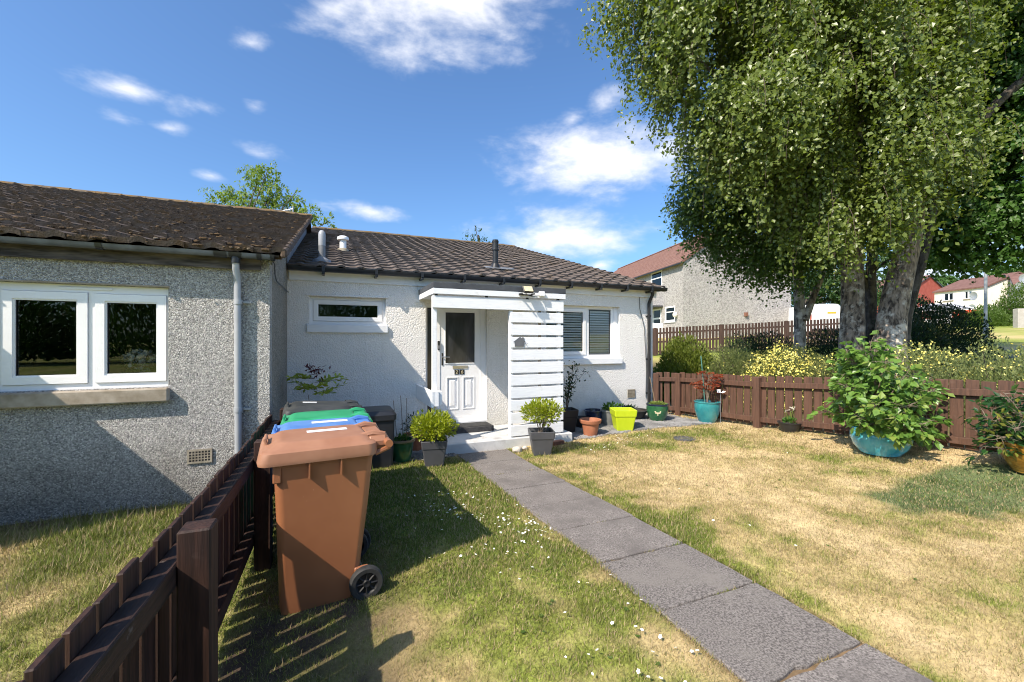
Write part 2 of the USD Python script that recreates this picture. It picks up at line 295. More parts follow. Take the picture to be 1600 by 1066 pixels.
K['hub'] = mat('black_wheel_hub', (.010, .010, .011), (.014, .014, .015), scale=10, rough=.5, spec=.3)
K['sticker'] = mat('white_sticker', (.72, .72, .72), (.80, .80, .80), scale=14, rough=.4)
K['planter'] = mat('anthracite_planter_plastic', (.055, .056, .062), (.068, .069, .076), scale=4, rough=.5)
K['lime'] = mat('lime_planter_plastic', (.42, .52, .012), (.48, .57, .02), scale=4, rough=.4)
K['terracotta'] = mat('terracotta', (.32, .115, .055), (.38, .15, .08), scale=6, rough=.75, bump=.1)
K['green_glaze'] = mat('green_glazed_ceramic', (.015, .075, .032), (.035, .13, .055), scale=5, rough=.15, coat=.6)
K['teal_glaze'] = mat('teal_glazed_ceramic', (.02, .17, .19), (.04, .25, .26), scale=5, rough=.18, coat=.6)
K['turq_glaze'] = mat('turquoise_glazed_ceramic', (.03, .28, .38), (.10, .42, .48), scale=4, stretch=(3, 3, .7), rough=.15, coat=.7)
K['blue_glaze'] = mat('dark_blue_glazed_ceramic', (.008, .012, .03), (.015, .022, .05), scale=5, rough=.15, coat=.6)
K['amber_glaze'] = mat('amber_glazed_ceramic', (.17, .075, .010), (.34, .17, .025), scale=4, stretch=(1, 1, 9), rough=.18, coat=.6)
K['grey_pot'] = mat('grey_ceramic', (.12, .125, .12), (.17, .175, .165), scale=5, rough=.6)
K['black_pot'] = mat('black_plastic_pot', (.012, .012, .012), (.022, .022, .022), scale=5, rough=.5)
K['soil'] = mat('dark_potting_soil', (.018, .012, .008), (.05, .034, .022), scale=40, rough=1, bump=.8, bscale=60, bdist=.02)
K['cane'] = mat('bamboo_cane', (.20, .14, .08), (.30, .22, .13), scale=8, rough=.7)
K['teal_cane'] = mat('green_plastic_cane', (.05, .16, .13), (.09, .24, .20), scale=8, rough=.5)
K['stem'] = mat('grey_brown_stem', (.13, .095, .065), (.24, .19, .14), scale=14, rough=.85)
K['dark_stem'] = mat('dark_brown_stem', (.04, .028, .02), (.09, .065, .045), scale=10, rough=.9)
K['steel'] = mat('galvanised_steel', (.30, .32, .34), (.38, .40, .42), scale=6, rough=.45, metallic=.3)
K['chrome'] = mat('satin_metal', (.55, .55, .55), (.6, .6, .6), scale=6, rough=.25, metallic=1.0)
K['pane'] = glass('window_glass')
K['frost'] = mat('obscured_grey_glass', (.018, .019, .021), (.040, .042, .046), scale=2.2, stretch=(3, 3, .7), rough=.16, spec=.6, bump=.05, bscale=40, bdist=.002)
K['side_glass'] = mat('dark_obscured_glass', (.030, .030, .030), (.055, .055, .055), scale=2.0, stretch=(3, 3, .6), rough=.12, spec=.6)
K['blind'] = mat('white_blind_slat', (.86, .86, .85), (.88, .88, .87), scale=4, rough=.5)
K['room'] = mat('dim_room_wall', (.12, .115, .11), (.14, .13, .12), scale=2, rough=.9)
K['lead'] = mat('lead_flashing', (.13, .14, .155), (.20, .21, .23), scale=5, rough=.55)
K['black_metal'] = mat('black_metal', (.012, .012, .012), (.02, .02, .02), scale=6, rough=.35)
K['lens'] = mat('lamp_lens', (.55, .47, .30), (.65, .57, .40), scale=30, rough=.25)
K['plaque'] = mat('slate_grey_plaque', (.10, .105, .115), (.13, .135, .145), scale=9, rough=.6)
K['brass'] = mat('pale_brass_figure', (.60, .52, .33), (.66, .58, .38), scale=9, rough=.4)
K['mat'] = mat('dark_door_step', (.022, .022, .024), (.05, .05, .052), scale=20, rough=.8, bump=.4, bscale=80, bdist=.004)
K['vent'] = mat('buff_air_vent', (.22, .19, .14), (.34, .30, .23), scale=12, rough=.85)
K['dark'] = mat('dark_hollow', (.01, .01, .01), (.02, .02, .02), scale=5, rough=.9)
K['stone'] = mat('pale_stone', (.35, .31, .27), (.50, .46, .41), scale=12, rough=.9, bump=.4)
K['brick'] = mat('red_brick', (.16, .065, .04), (.22, .10, .065), scale=14, rough=.9, bump=.3)
K['iron'] = mat('iron_drain_cover', (.055, .055, .058), (.11, .11, .11), scale=16, rough=.6, bump=.3)
K['red_tile'] = mat('red_brown_far_tiles', (.15, .070, .050), (.215, .115, .085), scale=3, rough=.85, bump=.5, bscale=9, bdist=.05)
K['far_tile'] = mat('brown_far_tiles', (.135, .065, .05), (.19, .10, .08), scale=2, rough=.85)
K['red_wall'] = mat('red_brick_wall', (.36, .065, .04), (.44, .10, .07), scale=1.4, rough=.9)
K['orange_wall'] = mat('orange_red_boards', (.55, .06, .015), (.62, .08, .02), scale=2, rough=.7)
K['van'] = mat('white_van_paint', (.66, .67, .68), (.70, .71, .72), scale=1, rough=.3, coat=.4)
K['plate'] = mat('yellow_plate', (.62, .35, .02), (.66, .38, .03), scale=8, rough=.4)
K['cab'] = mat('pale_cabinet', (.36, .33, .30), (.42, .39, .36), scale=4, rough=.7)
K['gravelm'] = mat('grey_gravel', (.26, .255, .25), (.58, .56, .54), scale=3, rough=.9, island=.55)
K['petal'] = mat('white_petal', (.80, .80, .80), (.84, .84, .82), scale=5, rough=.6)
K['yellow'] = mat('yellow_petal', (.80, .68, .12), (.88, .80, .26), scale=3, rough=.6)
K['flower_pale'] = mat('pale_petal', (.50, .45, .35), (.62, .60, .48), scale=9, rough=.7, island=.3)
K['pink'] = mat('pink_petal', (.75, .42, .50), (.80, .52, .58), scale=9, rough=.6)
def barkmat(name, a, b, c, zs=.35, s=9, bump=1.0):
    return mat(name, a, b, scale=s, stretch=(1, 1, zs), rough=.9, bump=bump, bscale=s * 1.8, bdist=.05, c3=c, s3=3.4, lo3=.52, hi3=.62, distort=.6, lo=.38, hi=.6)
K['bark'] = barkmat('rugged_birch_bark', (.045, .032, .024), (.32, .245, .185), (.56, .49, .41), s=12)
K['bark_w'] = barkmat('pale_birch_bark', (.06, .048, .04), (.40, .35, .31), (.62, .57, .52))
K['bark_d'] = barkmat('dark_bark', (.022, .018, .014), (.075, .06, .048), (.10, .085, .07))
G = lambda *c: list(zip(np.linspace(0, 1, len(c)), c))
K['birch_leaf'] = leafmat('birch_leaf', G((.13, .17, .03), (.26, .295, .06), (.40, .405, .11), (.52, .49, .21)), rough=.40, trans=.36, spec=.55)
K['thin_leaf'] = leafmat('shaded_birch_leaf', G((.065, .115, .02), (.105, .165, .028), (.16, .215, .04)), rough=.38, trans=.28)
K['maple_leaf'] = leafmat('maple_leaf', G((.06, .13, .024), (.095, .18, .034), (.15, .24, .05)), rough=.4, trans=.32)
K['ash_leaf'] = leafmat('ash_leaf', G((.17, .24, .035), (.27, .33, .05), (.38, .40, .09)), rough=.45, trans=.4)
K['back_leaf'] = leafmat('background_leaf', G((.04, .085, .018), (.08, .14, .025), (.15, .22, .035)), rough=.5, trans=.4)
K['hedge_leaf'] = leafmat('dark_hedge_leaf', G((.010, .030, .010), (.018, .045, .013), (.030, .065, .018)), rough=.4, trans=.2)
K['far_hedge'] = leafmat('light_hedge_leaf', G((.07, .12, .018), (.12, .17, .025), (.17, .22, .035)), rough=.5, trans=.3)
K['shrub_y'] = leafmat('yellow_green_shrub_leaf', G((.24, .28, .02), (.52, .50, .03), (.74, .64, .035), (.78, .64, .04)), rough=.35, trans=.25, spec=.5)
K['pot_leaf'] = leafmat('potentilla_leaf', G((.11, .13, .035), (.19, .20, .06), (.26, .26, .10), (.25, .18, .12)), rough=.6, trans=.25)
K['pot_leaf2'] = leafmat('olive_shrub_leaf', G((.12, .15, .02), (.26, .27, .035), (.38, .35, .05), (.30, .20, .06)), rough=.5, trans=.3)
K['grey_leaf'] = leafmat('grey_green_leaf', G((.15, .18, .06), (.25, .27, .10), (.33, .33, .15), (.28, .21, .14)), rough=.6, trans=.25)
K['dog_leaf'] = leafmat('fresh_green_leaf', G((.055, .13, .018), (.085, .18, .026), (.12, .23, .04), (.17, .25, .05)), rough=.38, trans=.3, spec=.5)
K['cam_leaf'] = leafmat('glossy_dark_leaf', G((.012, .045, .010), (.022, .07, .015), (.06, .10, .02), (.10, .11, .02)), rough=.18, trans=.12, spec=.7)
K['nan_leaf'] = leafmat('red_green_leaf', G((.30, .07, .03), (.42, .20, .03), (.30, .30, .03), (.13, .20, .03), (.44, .32, .04)), rough=.45, trans=.3)
K['mah_leaf'] = leafmat('yellow_green_spiny_leaf', G((.30, .36, .05), (.52, .50, .06), (.66, .56, .08)), rough=.35, trans=.2)
K['red_leaf'] = leafmat('dark_red_leaf', G((.08, .010, .012), (.14, .02, .02), (.22, .03, .035)), rough=.4, trans=.2)
K['climb_leaf'] = leafmat('dark_climber_leaf', G((.012, .035, .012), (.02, .055, .016), (.035, .075, .02)), rough=.4, trans=.2)
K['sedum'] = leafmat('sedum_leaf', G((.14, .19, .03), (.22, .27, .05), (.30, .34, .08)), rough=.6, trans=.15)
K['ground'] = cdmat('lawn_ground', rough=1.0, nscale=34, namp=.30, bump=.6)
K['grass'] = cdmat('grass_blade', rough=.6, trans=.25, island=.35)

# ------------------------------------------------------------------ ground
def gz(x, y):
    x, y = np.asarray(x, float), np.asarray(y, float)
    z = -.135 * sm(y, 1.8, 6.3) * (1 - .72 * sm(x, 3.9, 6.3)) * sm(x, -.6, 1.6)
    z = z - .095 * (1 - sm(x, -.1, 1.3)) * sm(y, .6, 2.6)
    z = z + .20 * sm(x, 5.6, 8.3) * (1 - sm(y, 2.4, 7.4))
    far = .075 * np.clip(np.minimum(x, 28) - 8.2, 0, None) + .035 * np.clip(x - 28, 0, 80) + .04 * np.clip(np.minimum(y, 34) - 9, 0, None) * sm(x, 8, 14)
    return z + far
def fb(x, y, s, seed=0, o=4): return meshkit.fbm(np.stack([np.asarray(x) * s, np.asarray(y) * s, np.full(np.shape(x), .37 + seed)], -1), o, seed)
PATH = (1.79, 2.60)
DRY, STRAW, GREEN, LUSH, SOIL, DARKG = map(np.array, ((.48, .372, .172), (.62, .47, .27), (.245, .280, .052), (.145, .215, .034), (.065, .046, .033), (.060, .125, .040)))
def lawn_dryness(x, y):
    """0 lush to 1 parched"""
    d = .60 + 1.35 * (fb(x, y, .75, 3) - .5) + 1.1 * (fb(x, y, 2.4, 7) - .5) + .7 * (fb(x, y, 7, 8) - .5)
    left = (1 - sm(x, 1.2, 2.2))
    d = d - left * (.36 * sm(y, 2.2, 3.6) - .0) - .14 * left
    right = sm(x, 2.4, 3.6)
    d = d + right * .10
    d = d - .32 * np.exp(-((x - 4.2) / 1.0) ** 2 - ((y - 5.9) / .5) ** 2)
    d = d - .5 * sm(fb(x, y, 1.7, 13), .42, .62) * (np.exp(-np.abs(x - PATH[1] - .12) / .12)) * sm(y, .5, 1) * (x > PATH[1] - .05)
    d = d + .22 * sm(x, 6.2, 7.2) * (1 - sm(x, 8.0, 8.4))
    d = np.where(x < -.75, .42 + 1.3 * (fb(x, y, 1.6, 5) - .5) + .55 * (fb(x, y, 5, 9) - .5), d) - .10 * left * (1 - sm(y, 2.0, 3.0))
    d = np.where(x > 8.6, .38 + 1.2 * (fb(x, y, .35, 11) - .5), d)
    return np.clip(d, 0, 1)
def patch(x, y):
    e = ((x - 6.35) / 1.55) ** 2 + ((y - 2.25 + .12 * (x - 6)) / .55) ** 2 + 2.6 * (fb(x, y, 2.0, 17) - .5) + 1.0 * (fb(x, y, 8, 19) - .5)
    return 1 - sm(e, .55, 1.15)
def soil_amt(x, y):
    s = (1 - sm(x, .1, .62 + .5 * (fb(x, y, 2.2, 21) - .5))) * sm(x, -.62, -.5) * (1 - .35 * sm(fb(x, y, 4, 23), .45, .6))
    s = s * (y < 7)
    wall = (x < -.7) * (1 - sm(5.45 - y, .05, .55)) * .9
    bed = sm(x, 7.7, 8.2) * (1 - sm(x, 13.0, 14.5)) * (y > 1) * .75
    near = .45 * np.exp(-((x - .55) / .3) ** 2 - ((y - 2.7) / .5) ** 2)
    return np.clip(s + wall + bed + .5 * near, 0, 1)
def gravel_amt(x, y):
    e = (fb(x, y, 3, 31) - .5) * .3
    a = sm(y + e, 6.15, 6.35) * ((x > .2) & (x < 1.75))
    b = sm(y + e + .18 * np.clip(x - 5.2, 0, 2), 6.42, 6.58) * ((x > 3.2) & (x < 7.15)) * (1 - sm(x + e, 6.75, 7.0))
    return np.clip(a + b, 0, 1) * (y < 7.7)
def lawn_colour(x, y, blades=False):
    d = lawn_dryness(x, y)[..., None]
    f = fb(x, y, 9.0, 41)[..., None]
    c = GREEN * (1 - sm(d, .30, .62)) + DRY * sm(d, .30, .62)
    c = c * (1 - .55 * sm(d, .62, .9)) + STRAW * .55 * sm(d, .62, .9)
    c = c * (1 - .6 * (1 - sm(d, .1, .32))) + LUSH * .6 * (1 - sm(d, .1, .32))
    p = patch(x, y)[..., None] * .85
    c = c * (1 - p) + DARKG * p
    return c * (.72 + .56 * f)
def grid_axis(*segs):
    out = []
    for a, b, st in segs: out += list(np.arange(a, b - 1e-9, st))
    return np.array(out + [segs[-1][1]])
def make_ground():
    xs = grid_axis((-900, -120, 78), (-120, -20, 10), (-20, -4, 1.0), (-4, 9, .05), (9, 32, .4), (32, 120, 4), (120, 1200, 90))
    ys = grid_axis((-900, -100, 80), (-100, -6, 8), (-6, .4, .4), (.4, 8, .05), (8, 40, .4), (40, 120, 4), (120, 1200, 90))
    X, Y = np.meshgrid(xs, ys, indexing='ij')
    near = (X > -4) & (X < 9) & (Y > .3) & (Y < 8.1)
    Z = gz(X, Y) - .03 * ((X > -9) & (X < 7) & (Y > 8))
    Z = Z + np.where(near, .035 * (fb(X, Y, 2.2, 51) - .5) + .022 * (fb(X, Y, 8, 53) - .5), 0)
    onp = ((X > PATH[0] - .02) & (X < PATH[1] + .02) & (Y < 6.5) & (Y > -4))
    Z = np.where(onp, gz(X, Y) - .012, Z)
    C = lawn_colour(X, Y)
    s = soil_amt(X, Y)[..., None]; C = C * (1 - s) + SOIL * (.7 + .7 * fb(X, Y, 6, 55)[..., None]) * s
    g = gravel_amt(X, Y)[..., None]; C = C * (1 - g) + np.array([.26, .25, .25]) * g
    C = np.where(onp[..., None], np.array([.20, .135, .075]) * (.6 + .8 * fb(X, Y, 7, 58)[..., None]), C)
    edge = np.exp(-np.minimum(np.abs(X - PATH[0]), np.abs(X - PATH[1])) / .07)[..., None] * ((Y > 0) & (Y < 6.4))[..., None] * sm(fb(X, Y, 3, 57), .35, .6)[..., None]
    C = C * (1 - .6 * edge) + np.array([.22, .14, .075]) * .6 * edge
    # tarmac footpath far right beyond the shrubs
    fp = ((np.abs((X - 22.6) * .886 - (Y - 6.9) * .464) < .55) & (X > 12) & (X < 40))[..., None]
    C = np.where(fp, np.array([.17, .165, .17]), C)
    v = np.stack([X, Y, Z], -1).reshape(-1, 3); nx, ny = X.shape
    i, j = np.meshgrid(np.arange(nx - 1), np.arange(ny - 1), indexing='ij'); a = i * ny + j
    f = np.stack([a, a + ny, a + ny + 1, a + 1], -1).reshape(-1, 4)
    return v, f, C.reshape(-1, 3)
_v, _f, _c = make_ground()
obj('lawn', (_v, _f), K['ground'], smooth=True, kind='structure', col=_c, label='sun parched lawn and ground rising to the right', cat='ground')

def blades(rng, n, region, hscale=1.0, wscale=1.0, keep=None, dens=True):
    """grass blades: single bent triangles with their own colours"""
    x0, x1, y0, y1 = region
    x = rng.uniform(x0, x1, n); y = rng.uniform(y0, y1, n)
    return x, y
def make_grass():
    rng = np.random.default_rng(5); n = 2300000
    x = rng.uniform(-4, 9.2, n); y = rng.uniform(.35, 7.6, n)
    a = x * math.cos(YAW) - y * math.sin(YAW); t = x * math.sin(YAW) + y * math.cos(YAW)
    ok = (t > .7) & (np.abs(a) < 1.27 * t + .3) & (rng.random(n) < np.clip(5.2 / t ** 1.45, 0.05, 1))
    edge = .05 * (fb(x, y, 6, 63) - .38)
    joint = (np.abs((6.34 - y + .008) % .622 - .004) < .012) & (fb(x, y, 4, 64) > .52) & (rng.random(n) < .5)
    ok &= ~((x > PATH[0] + edge) & (x < PATH[1] - edge) & (y < 6.5)) | (joint & ok)
    ok &= ~((x > 1.6) & (x < 3.9) & (y > 6.35)) & (y < np.where(x < -.62, 5.43, 7.5))
    x, y, t = x[ok], y[ok], t[ok]
    s = soil_amt(x, y); g = gravel_amt(x, y); d = lawn_dryness(x, y)
    tuft = fb(x, y, 5, 61)
    k = rng.random(len(x)) < (1 - .72 * s) * (1 - .99 * np.clip(g * 1.5, 0, 1)) * (1.0 - .35 * d) * (.45 + 1.1 * tuft)
    k &= ~((x > 7.75) & (x < 13)) 
    x, y, t, d, tuft = x[k], y[k], t[k], d[k], tuft[k]
    n = len(x); P = patch(x, y)
    h = (.012 + .016 * rng.random(n)) * (.7 + .9 * tuft) * (1.15 - .45 * d)
    h *= np.where(x < -.75, 1.35, 1.0)
    long = rng.random(n) < np.where(x < -.75, .05, .012); h = np.where(long, h * 2.2, h)
    wall = (x < -.75) & (y > 4.7); h = np.where(wall, h * 1.4, h)
    w = (.0011 + .0009 * rng.random(n)) * np.clip(t / 1.8, 1, 4) * np.where(d < .4, 1.2, .9)
    h *= np.clip(.8 + t * .07, 1, 1.35)
    az = rng.uniform(0, 2 * PI, n); lean = rng.uniform(.15, 1.3, n) * (1 + .5 * d)
    base = np.stack([x, y, gz(x, y) + .035 * (fb(x, y, 2.2, 51) - .5) + .022 * (fb(x, y, 8, 53) - .5) - .003], 1)
    side = np.stack([np.cos(az + PI / 2), np.sin(az + PI / 2), 0 * az], 1) * w[:, None]
    dirv = np.stack([np.cos(az) * np.sin(lean), np.sin(az) * np.sin(lean), np.cos(lean)], 1) * h[:, None] * 1.25
    v = np.stack([base - side, base + side, base + dirv], 1).reshape(-1, 3)
    C = lawn_colour(x, y)
    m = (rng.random(n) < .22)[:, None]; sb = soil_amt(x, y)[:, None]; C = C * (1 - .45 * sb) + DRY * .45 * .45 * sb
    C = np.where(m, STRAW * (.95 - .4 * sb), C); m2 = (rng.random(n) < .10 + .25 * (1 - d))[:, None] & ~m; C = np.where(m2, GREEN * 1.1, C)
    C *= (.75 + .6 * rng.random(n))[:, None]
    C = np.repeat(C, 3, 0)
    return (v, np.arange(3 * n).reshape(-1, 3)), C
_g, _c = make_grass()
obj('grass', _g, K['grass'], col=_c, kind='stuff', label='short dry grass blades covering the lawns', cat='grass')

# ------------------------------------------------------------------ garden path: one slab each
gp = say(UsdGeom.Xform.Define(stage, '/World/garden_path').GetPrim(), 'path of grey concrete slabs leading to the white door', 'path', kind='structure')
rng = np.random.default_rng(2)
yy = 6.34
k = 0
while yy > -1.2:
    y1, y0 = yy - .006, yy - .612
    zc = [float(gz(2.2, q)) for q in (y0, y1)]
    xa, xb, zt_ = PATH[0] + rng.uniform(-.012, .012), PATH[1] + rng.uniform(-.012, .012), .008 + rng.uniform(-.003, .003)
    ed = [(x, y0) for x in np.linspace(xa, xb, 12)[:-1]] + [(xb, y) for y in np.linspace(y0, y1, 9)[:-1]] + [(x, y1) for x in np.linspace(xb, xa, 12)[:-1]] + [(xa, y) for y in np.linspace(y1, y0, 9)[:-1]]
    ed = np.array(ed) + rng.normal(0, .0022, (len(ed), 2)); c_ = ed.mean(0)
    for q_ in rng.choice(len(ed), 2): ed[q_] += (c_ - ed[q_]) * rng.uniform(.01, .045)
    ringz = lambda e, z: np.column_stack([c_[0] + (ed[:, 0] - c_[0]) * e, c_[1] + (ed[:, 1] - c_[1]) * e, np.full(len(ed), z)])
    m = loft([ringz(1, -.045), ringz(1, zt_ - .006), ringz(.988, zt_)])
    v = m[0].copy(); v[:, 2] += zc[0] + (zc[1] - zc[0]) * (v[:, 1] - y0) / (y1 - y0) + rng.uniform(-.008, .008) * (v[:, 0] - 2.2)
    obj('paving_slab', (v, m[1]), K['slab_b'] if rng.random() < .35 else K['slab'], gp)
    yy -= .622; k += 1

# ------------------------------------------------------------------ porch slab
m = MB().box(1.62, 3.86, 6.42, 7.57, -.30, .015, .012)
obj('porch_slab', m, K['concrete'], kind='structure', label='low pale concrete slab under the porch', cat='slab')

# ------------------------------------------------------------------ roofs made of tiles
_TP = np.array([(0, 0), (.02, .001), (.10, -.004), (.17, 0), (.195, .018), (.225, .036), (.262, .036), (.29, .016), (.306, .004)])
def tile_mesh(rng, w, gauge, jitter=1.0, roll=1.0, lip_=.030):
    """one interlocking tile with a roll along its right edge, in (x, along the slope, up)"""
    p = _TP * [w / .30, roll]
    a = p[:, 1] + lip_ + rng.normal(0, .0035 * jitter); b = p[:, 1] - .004
    L = gauge + .05; skew = rng.normal(0, .004 * jitter)
    top0 = np.stack([p[:, 0], np.full(9, 0) + skew * p[:, 0] / w, a], 1); top1 = np.stack([p[:, 0], np.full(9, L), b], 1)
    lip = np.stack([p[:, 0], top0[:, 1] + .004, a - lip_ - .004], 1)
    v = np.vstack([lip, top0, top1]); f = []
    for r in range(2):
        for i in range(8):
            q = r * 9 + i; f += [(q, q + 1, q + 10), (q, q + 10, q + 9)]
    f += [(0, 9, 18), (8, 26, 17)]
    return v, np.array(f)
def tiled_roof(parent, m, x0, x1, y0, z0, yr, slope, single, seed, w=.30, g=.33, amp=1.0, roll=1.0, lip_=.030):
    """tiles from the eaves (y0, z0) up to the ridge at yr; the nearest rows tile by tile, the rest in one piece"""
    rng = np.random.default_rng(seed); th = math.atan(slope); c, s = math.cos(th), math.sin(th)
    n, rows = int(math.ceil((x1 - x0) / w)), int(math.ceil((yr - y0) / c / g))
    rest = MB(); k = 0
    for r in range(rows):
        for i in range(n):
            v, f = tile_mesh(rng, w, g, amp, roll, lip_)
            dx = x1 - (i + 1) * w
            u = v[:, 1] + r * g + rng.normal(0, .004)
            h = v[:, 2]
            P = np.stack([v[:, 0] + dx, y0 + u * c - h * s, z0 + u * s + h * c], 1)
            if k < single: obj('roof_tile', (P, f), m, parent)
            else: rest.add(P, f)
            k += 1
    obj('roof_tile', rest, m, parent, kind='stuff')
    return rows
def ridge_run(parent, x0, x1, y, z, m):
    rng = np.random.default_rng(8); x = x0
    while x < x1 - .05:
        a = np.linspace(-1.15, 1.15, 7); r = .125
        o = []
        for xx in (x, min(x + .455, x1)):
            for sc in (1.0,):
                o.append(np.stack([np.full(7, xx), y + r * np.sin(a), z + r * np.cos(a) - .07 + rng.normal(0, .006)], 1))
        ii = [np.array([p[0] * .999 + 0.001 * p[0], p[1], p[2]]) for p in o]
        inner = [np.stack([q[:, 0], y + (q[:, 1] - y) * .85, q[:, 2] - .018], 1) for q in o]
        v, f = loft([np.vstack([o[0], inner[0][::-1]]), np.vstack([o[1], inner[1][::-1]])])
        obj('ridge_tile', (v, f), m, parent)
        x += .46
def half_pipe(x0, x1, y, z, r=.058, n=7, th=.006):
    a = np.linspace(-PI / 2 - 1.45, -PI / 2 + 1.45, n)
    ring = lambda x: np.vstack([np.stack([np.full(n, x), y + r * np.cos(a), z + r * np.sin(a)], 1), np.stack([np.full(n, x), y + (r - th) * np.cos(a), z + (r - th) * np.sin(a)], 1)[::-1]])
    return loft([ring(x0), ring(x1)])

def window_unit(parent, x0, x1, z0, z1, y, sashes, fw=.055, label=None, head=0.0, vent=True):
    """white framed window at depth y (front face of the frame); sashes: (x0, x1, z0, z1, opens)"""
    m = MB(); D = .06
    outer = sbox(x0, z0, x1, z1)
    holes = outer
    for a, b, c, d, o in sashes: holes = holes.difference(sbox(a, c, b, d))
    m.add(*xz_wall(holes, y, y + D))
    w = obj('window', m, K['upvc'], parent, label=label)
    for a, b, c, d, o in sashes:
        e = fw if o else .012
        if o:
            ring = sbox(a + .004, c + .004, b - .004, d - .004).difference(sbox(a + e, c + e, b - e, d - e))
            obj('sash', MB().add(*xz_wall(ring, y - .016, y + .035)), K['upvc'], w)
            bead = sbox(a + e, c + e, b - e, d - e).difference(sbox(a + e + .014, c + e + .014, b - e - .014, d - e - .014))
            obj('glazing_bead', MB().add(*xz_wall(bead, y - .006, y + .02)), K['upvc'], w)
        obj('pane', MB().box(a + e, b - e, y + .022, y + .026, c + e, d - e), K['pane'], w)
        gk = sbox(a + e + .010, c + e + .010, b - e - .010, d - e - .010).difference(sbox(a + e + .018, c + e + .018, b - e - .018, d - e - .018))
        obj('gasket', MB().add(*xz_wall(gk, y + .010, y + .021)), K['rubber'], w)
    if vent:
        xc = (x0 + x1) / 2
        obj('trickle_vent', MB().box(xc - .2, xc + .2, y - .014, y - .001, z1 - .045, z1 - .022, .004), K['upvc'], w)
    return w

# ------------------------------------------------------------------ the white bungalow with the porch
H2 = thing('white_bungalow', 'low white roughcast bungalow with brown tiled roof, white door and slatted porch', 'house')
FY = 7.58
wall = sbox(-.625, -.35, 6.62, 2.72)
for hole in (sbox(-.31, 1.79, .875, 2.325), sbox(1.553, .015, 2.705, 2.26), sbox(3.84, 1.15, 5.72, 2.33)): wall = wall.difference(hole)
m = MB().add(*xz_wall(wall, FY, FY + .22))
obj('front_wall', m, K['white_cast'], H2)
RY, RS = 15.8, .31
gab = Polygon([(FY + .222, -.35), (FY + .222, 2.72 + .06), (RY, 2.72 + RS * (RY - FY)), (RY + 8, 2.72), (RY + 8, -.35)])
obj('gable_wall', MB().add(*yz_wall(gab, 6.40, 6.618)), K['white_cast'], H2)
obj('back_wall', MB().box(-.62, 6.39, RY + 7.8, RY + 8, -.35, 2.7), K['white_cast'], H2)
obj('inner_floor', MB().box(-.62, 6.39, FY + .23, RY + 7.8, -.2, .1), K['room'], H2)
obj('room_partition', MB().box(-.60, 6.38, FY + 2.6, FY + 2.7, .1, 2.7).box(3.3, 3.4, FY + .23, FY + 2.59, .1, 2.7).box(1.2, 1.3, FY + .23, FY + 2.59, .1, 2.7).box(-.6, 6.38, FY + .23, FY + 2.6, 2.72, 2.74), K['room'], H2)
# roof
roof = part_group('roof', H2)
sl = np.array([[-.62, 7.50, 2.765], [6.80, 7.50, 2.765], [6.80, RY, 2.765 + RS * (RY - 7.50)], [-.62, RY, 2.765 + RS * (RY - 7.50)], [6.80, RY + 8.4, 2.735], [-.62, RY + 8.4, 2.735]])
obj('roof_deck', (np.vstack([sl, sl - [0, 0, .05]]), np.array([[0, 1, 2, 3], [3, 2, 4, 5], [6, 9, 8, 7], [9, 11, 10, 8], [1, 7, 8, 2], [2, 8, 10, 4], [0, 3, 9, 6], [3, 5, 11, 9], [0, 6, 7, 1]])), K['tile_b'], roof)
tiled_roof(roof, K['tile_b'], -.62, 6.82, 7.40, 2.765, RY, RS, 300, 31, roll=.62)
ridge_run(roof, -.55, 6.83, RY, 2.79 + RS * (RY - 7.40), K['ridge'])
bo = MB()
for r in range(0, 27):   # bedding under the verge tiles
    y = 7.42 + r * .33 * .955; z = 2.765 + RS * (y - 7.40)
obj('verge_board', (lambda y0, y1: MB().add(*yz_wall(Polygon([(y0, 2.62), (y0, 2.735), (y1, 2.735 + RS * (y1 - y0)), (y1, 2.60 + RS * (y1 - y0))]), 6.622, 6.65)))(7.50, RY), K['white_paint'], roof)
obj('flashing', MB().add(*yz_wall(Polygon([(7.45, 2.80), (7.45, 2.93), (13.2, 2.93 + RS * 5.75), (13.2, 2.80 + RS * 5.75)]), -.618, -.609)), K['lead'], roof)
obj('front_fascia', MB().box(-.60, 6.70, 7.545, 7.575, 2.565, 2.72, .004), K['white_paint'], H2)
obj('soffit', MB().box(-.60, 6.78, 7.47, 7.544, 2.722, 2.734), K['white_paint'], H2)
gt = obj('gutter', MB().add(*half_pipe(-.60, 6.83, 7.415, 2.768, .078)), K['gutter_black'], H2, smooth=35)
for x in (-.1, .7, 1.45, 2.2, 2.95, 3.7, 4.4, 5.1, 5.75, 6.4):
    obj('gutter_bracket', MB().box(x - .022, x + .022, 7.335, 7.545, 2.650, 2.688, .006).box(x - .022, x + .022, 7.328, 7.338, 2.69, 2.775), K['gutter_black'], gt)
obj('end_cap', MB().box(6.825, 6.84, 7.36, 7.49, 2.70, 2.775, .004), K['gutter_black'], gt)
dp = obj('downpipe', MB().tube([(6.48, 7.43, 2.72), (6.48, 7.43, 2.60), (6.48, 7.50, 2.50), (6.48, 7.535, 2.42), (6.48, 7.535, .14)], .036, 12), K['gutter_black'], H2, smooth=40)
obj('pipe_shoe', MB().tube([(6.48, 7.535, .15), (6.48, 7.535, .04), (6.48, 7.49, -.03)], .042, 12), K['pipe_grey'], dp, smooth=40)
for z in (2.15, 1.2, .45): obj('pipe_clip', MB().tube([(6.48, 7.535, z - .02), (6.48, 7.535, z + .02)], .044, 12).box(6.42, 6.54, 7.56, 7.578, z - .015, z + .015), K['gutter_black'], dp)
obj('wall_cable', MB().tube([(6.24, 7.565, 2.56), (6.25, 7.56, 2.3), (6.36, 7.55, 1.9), (6.43, 7.56, 1.0), (6.42, 7.565, .35)], .007, 5), K['gutter_black'], H2)
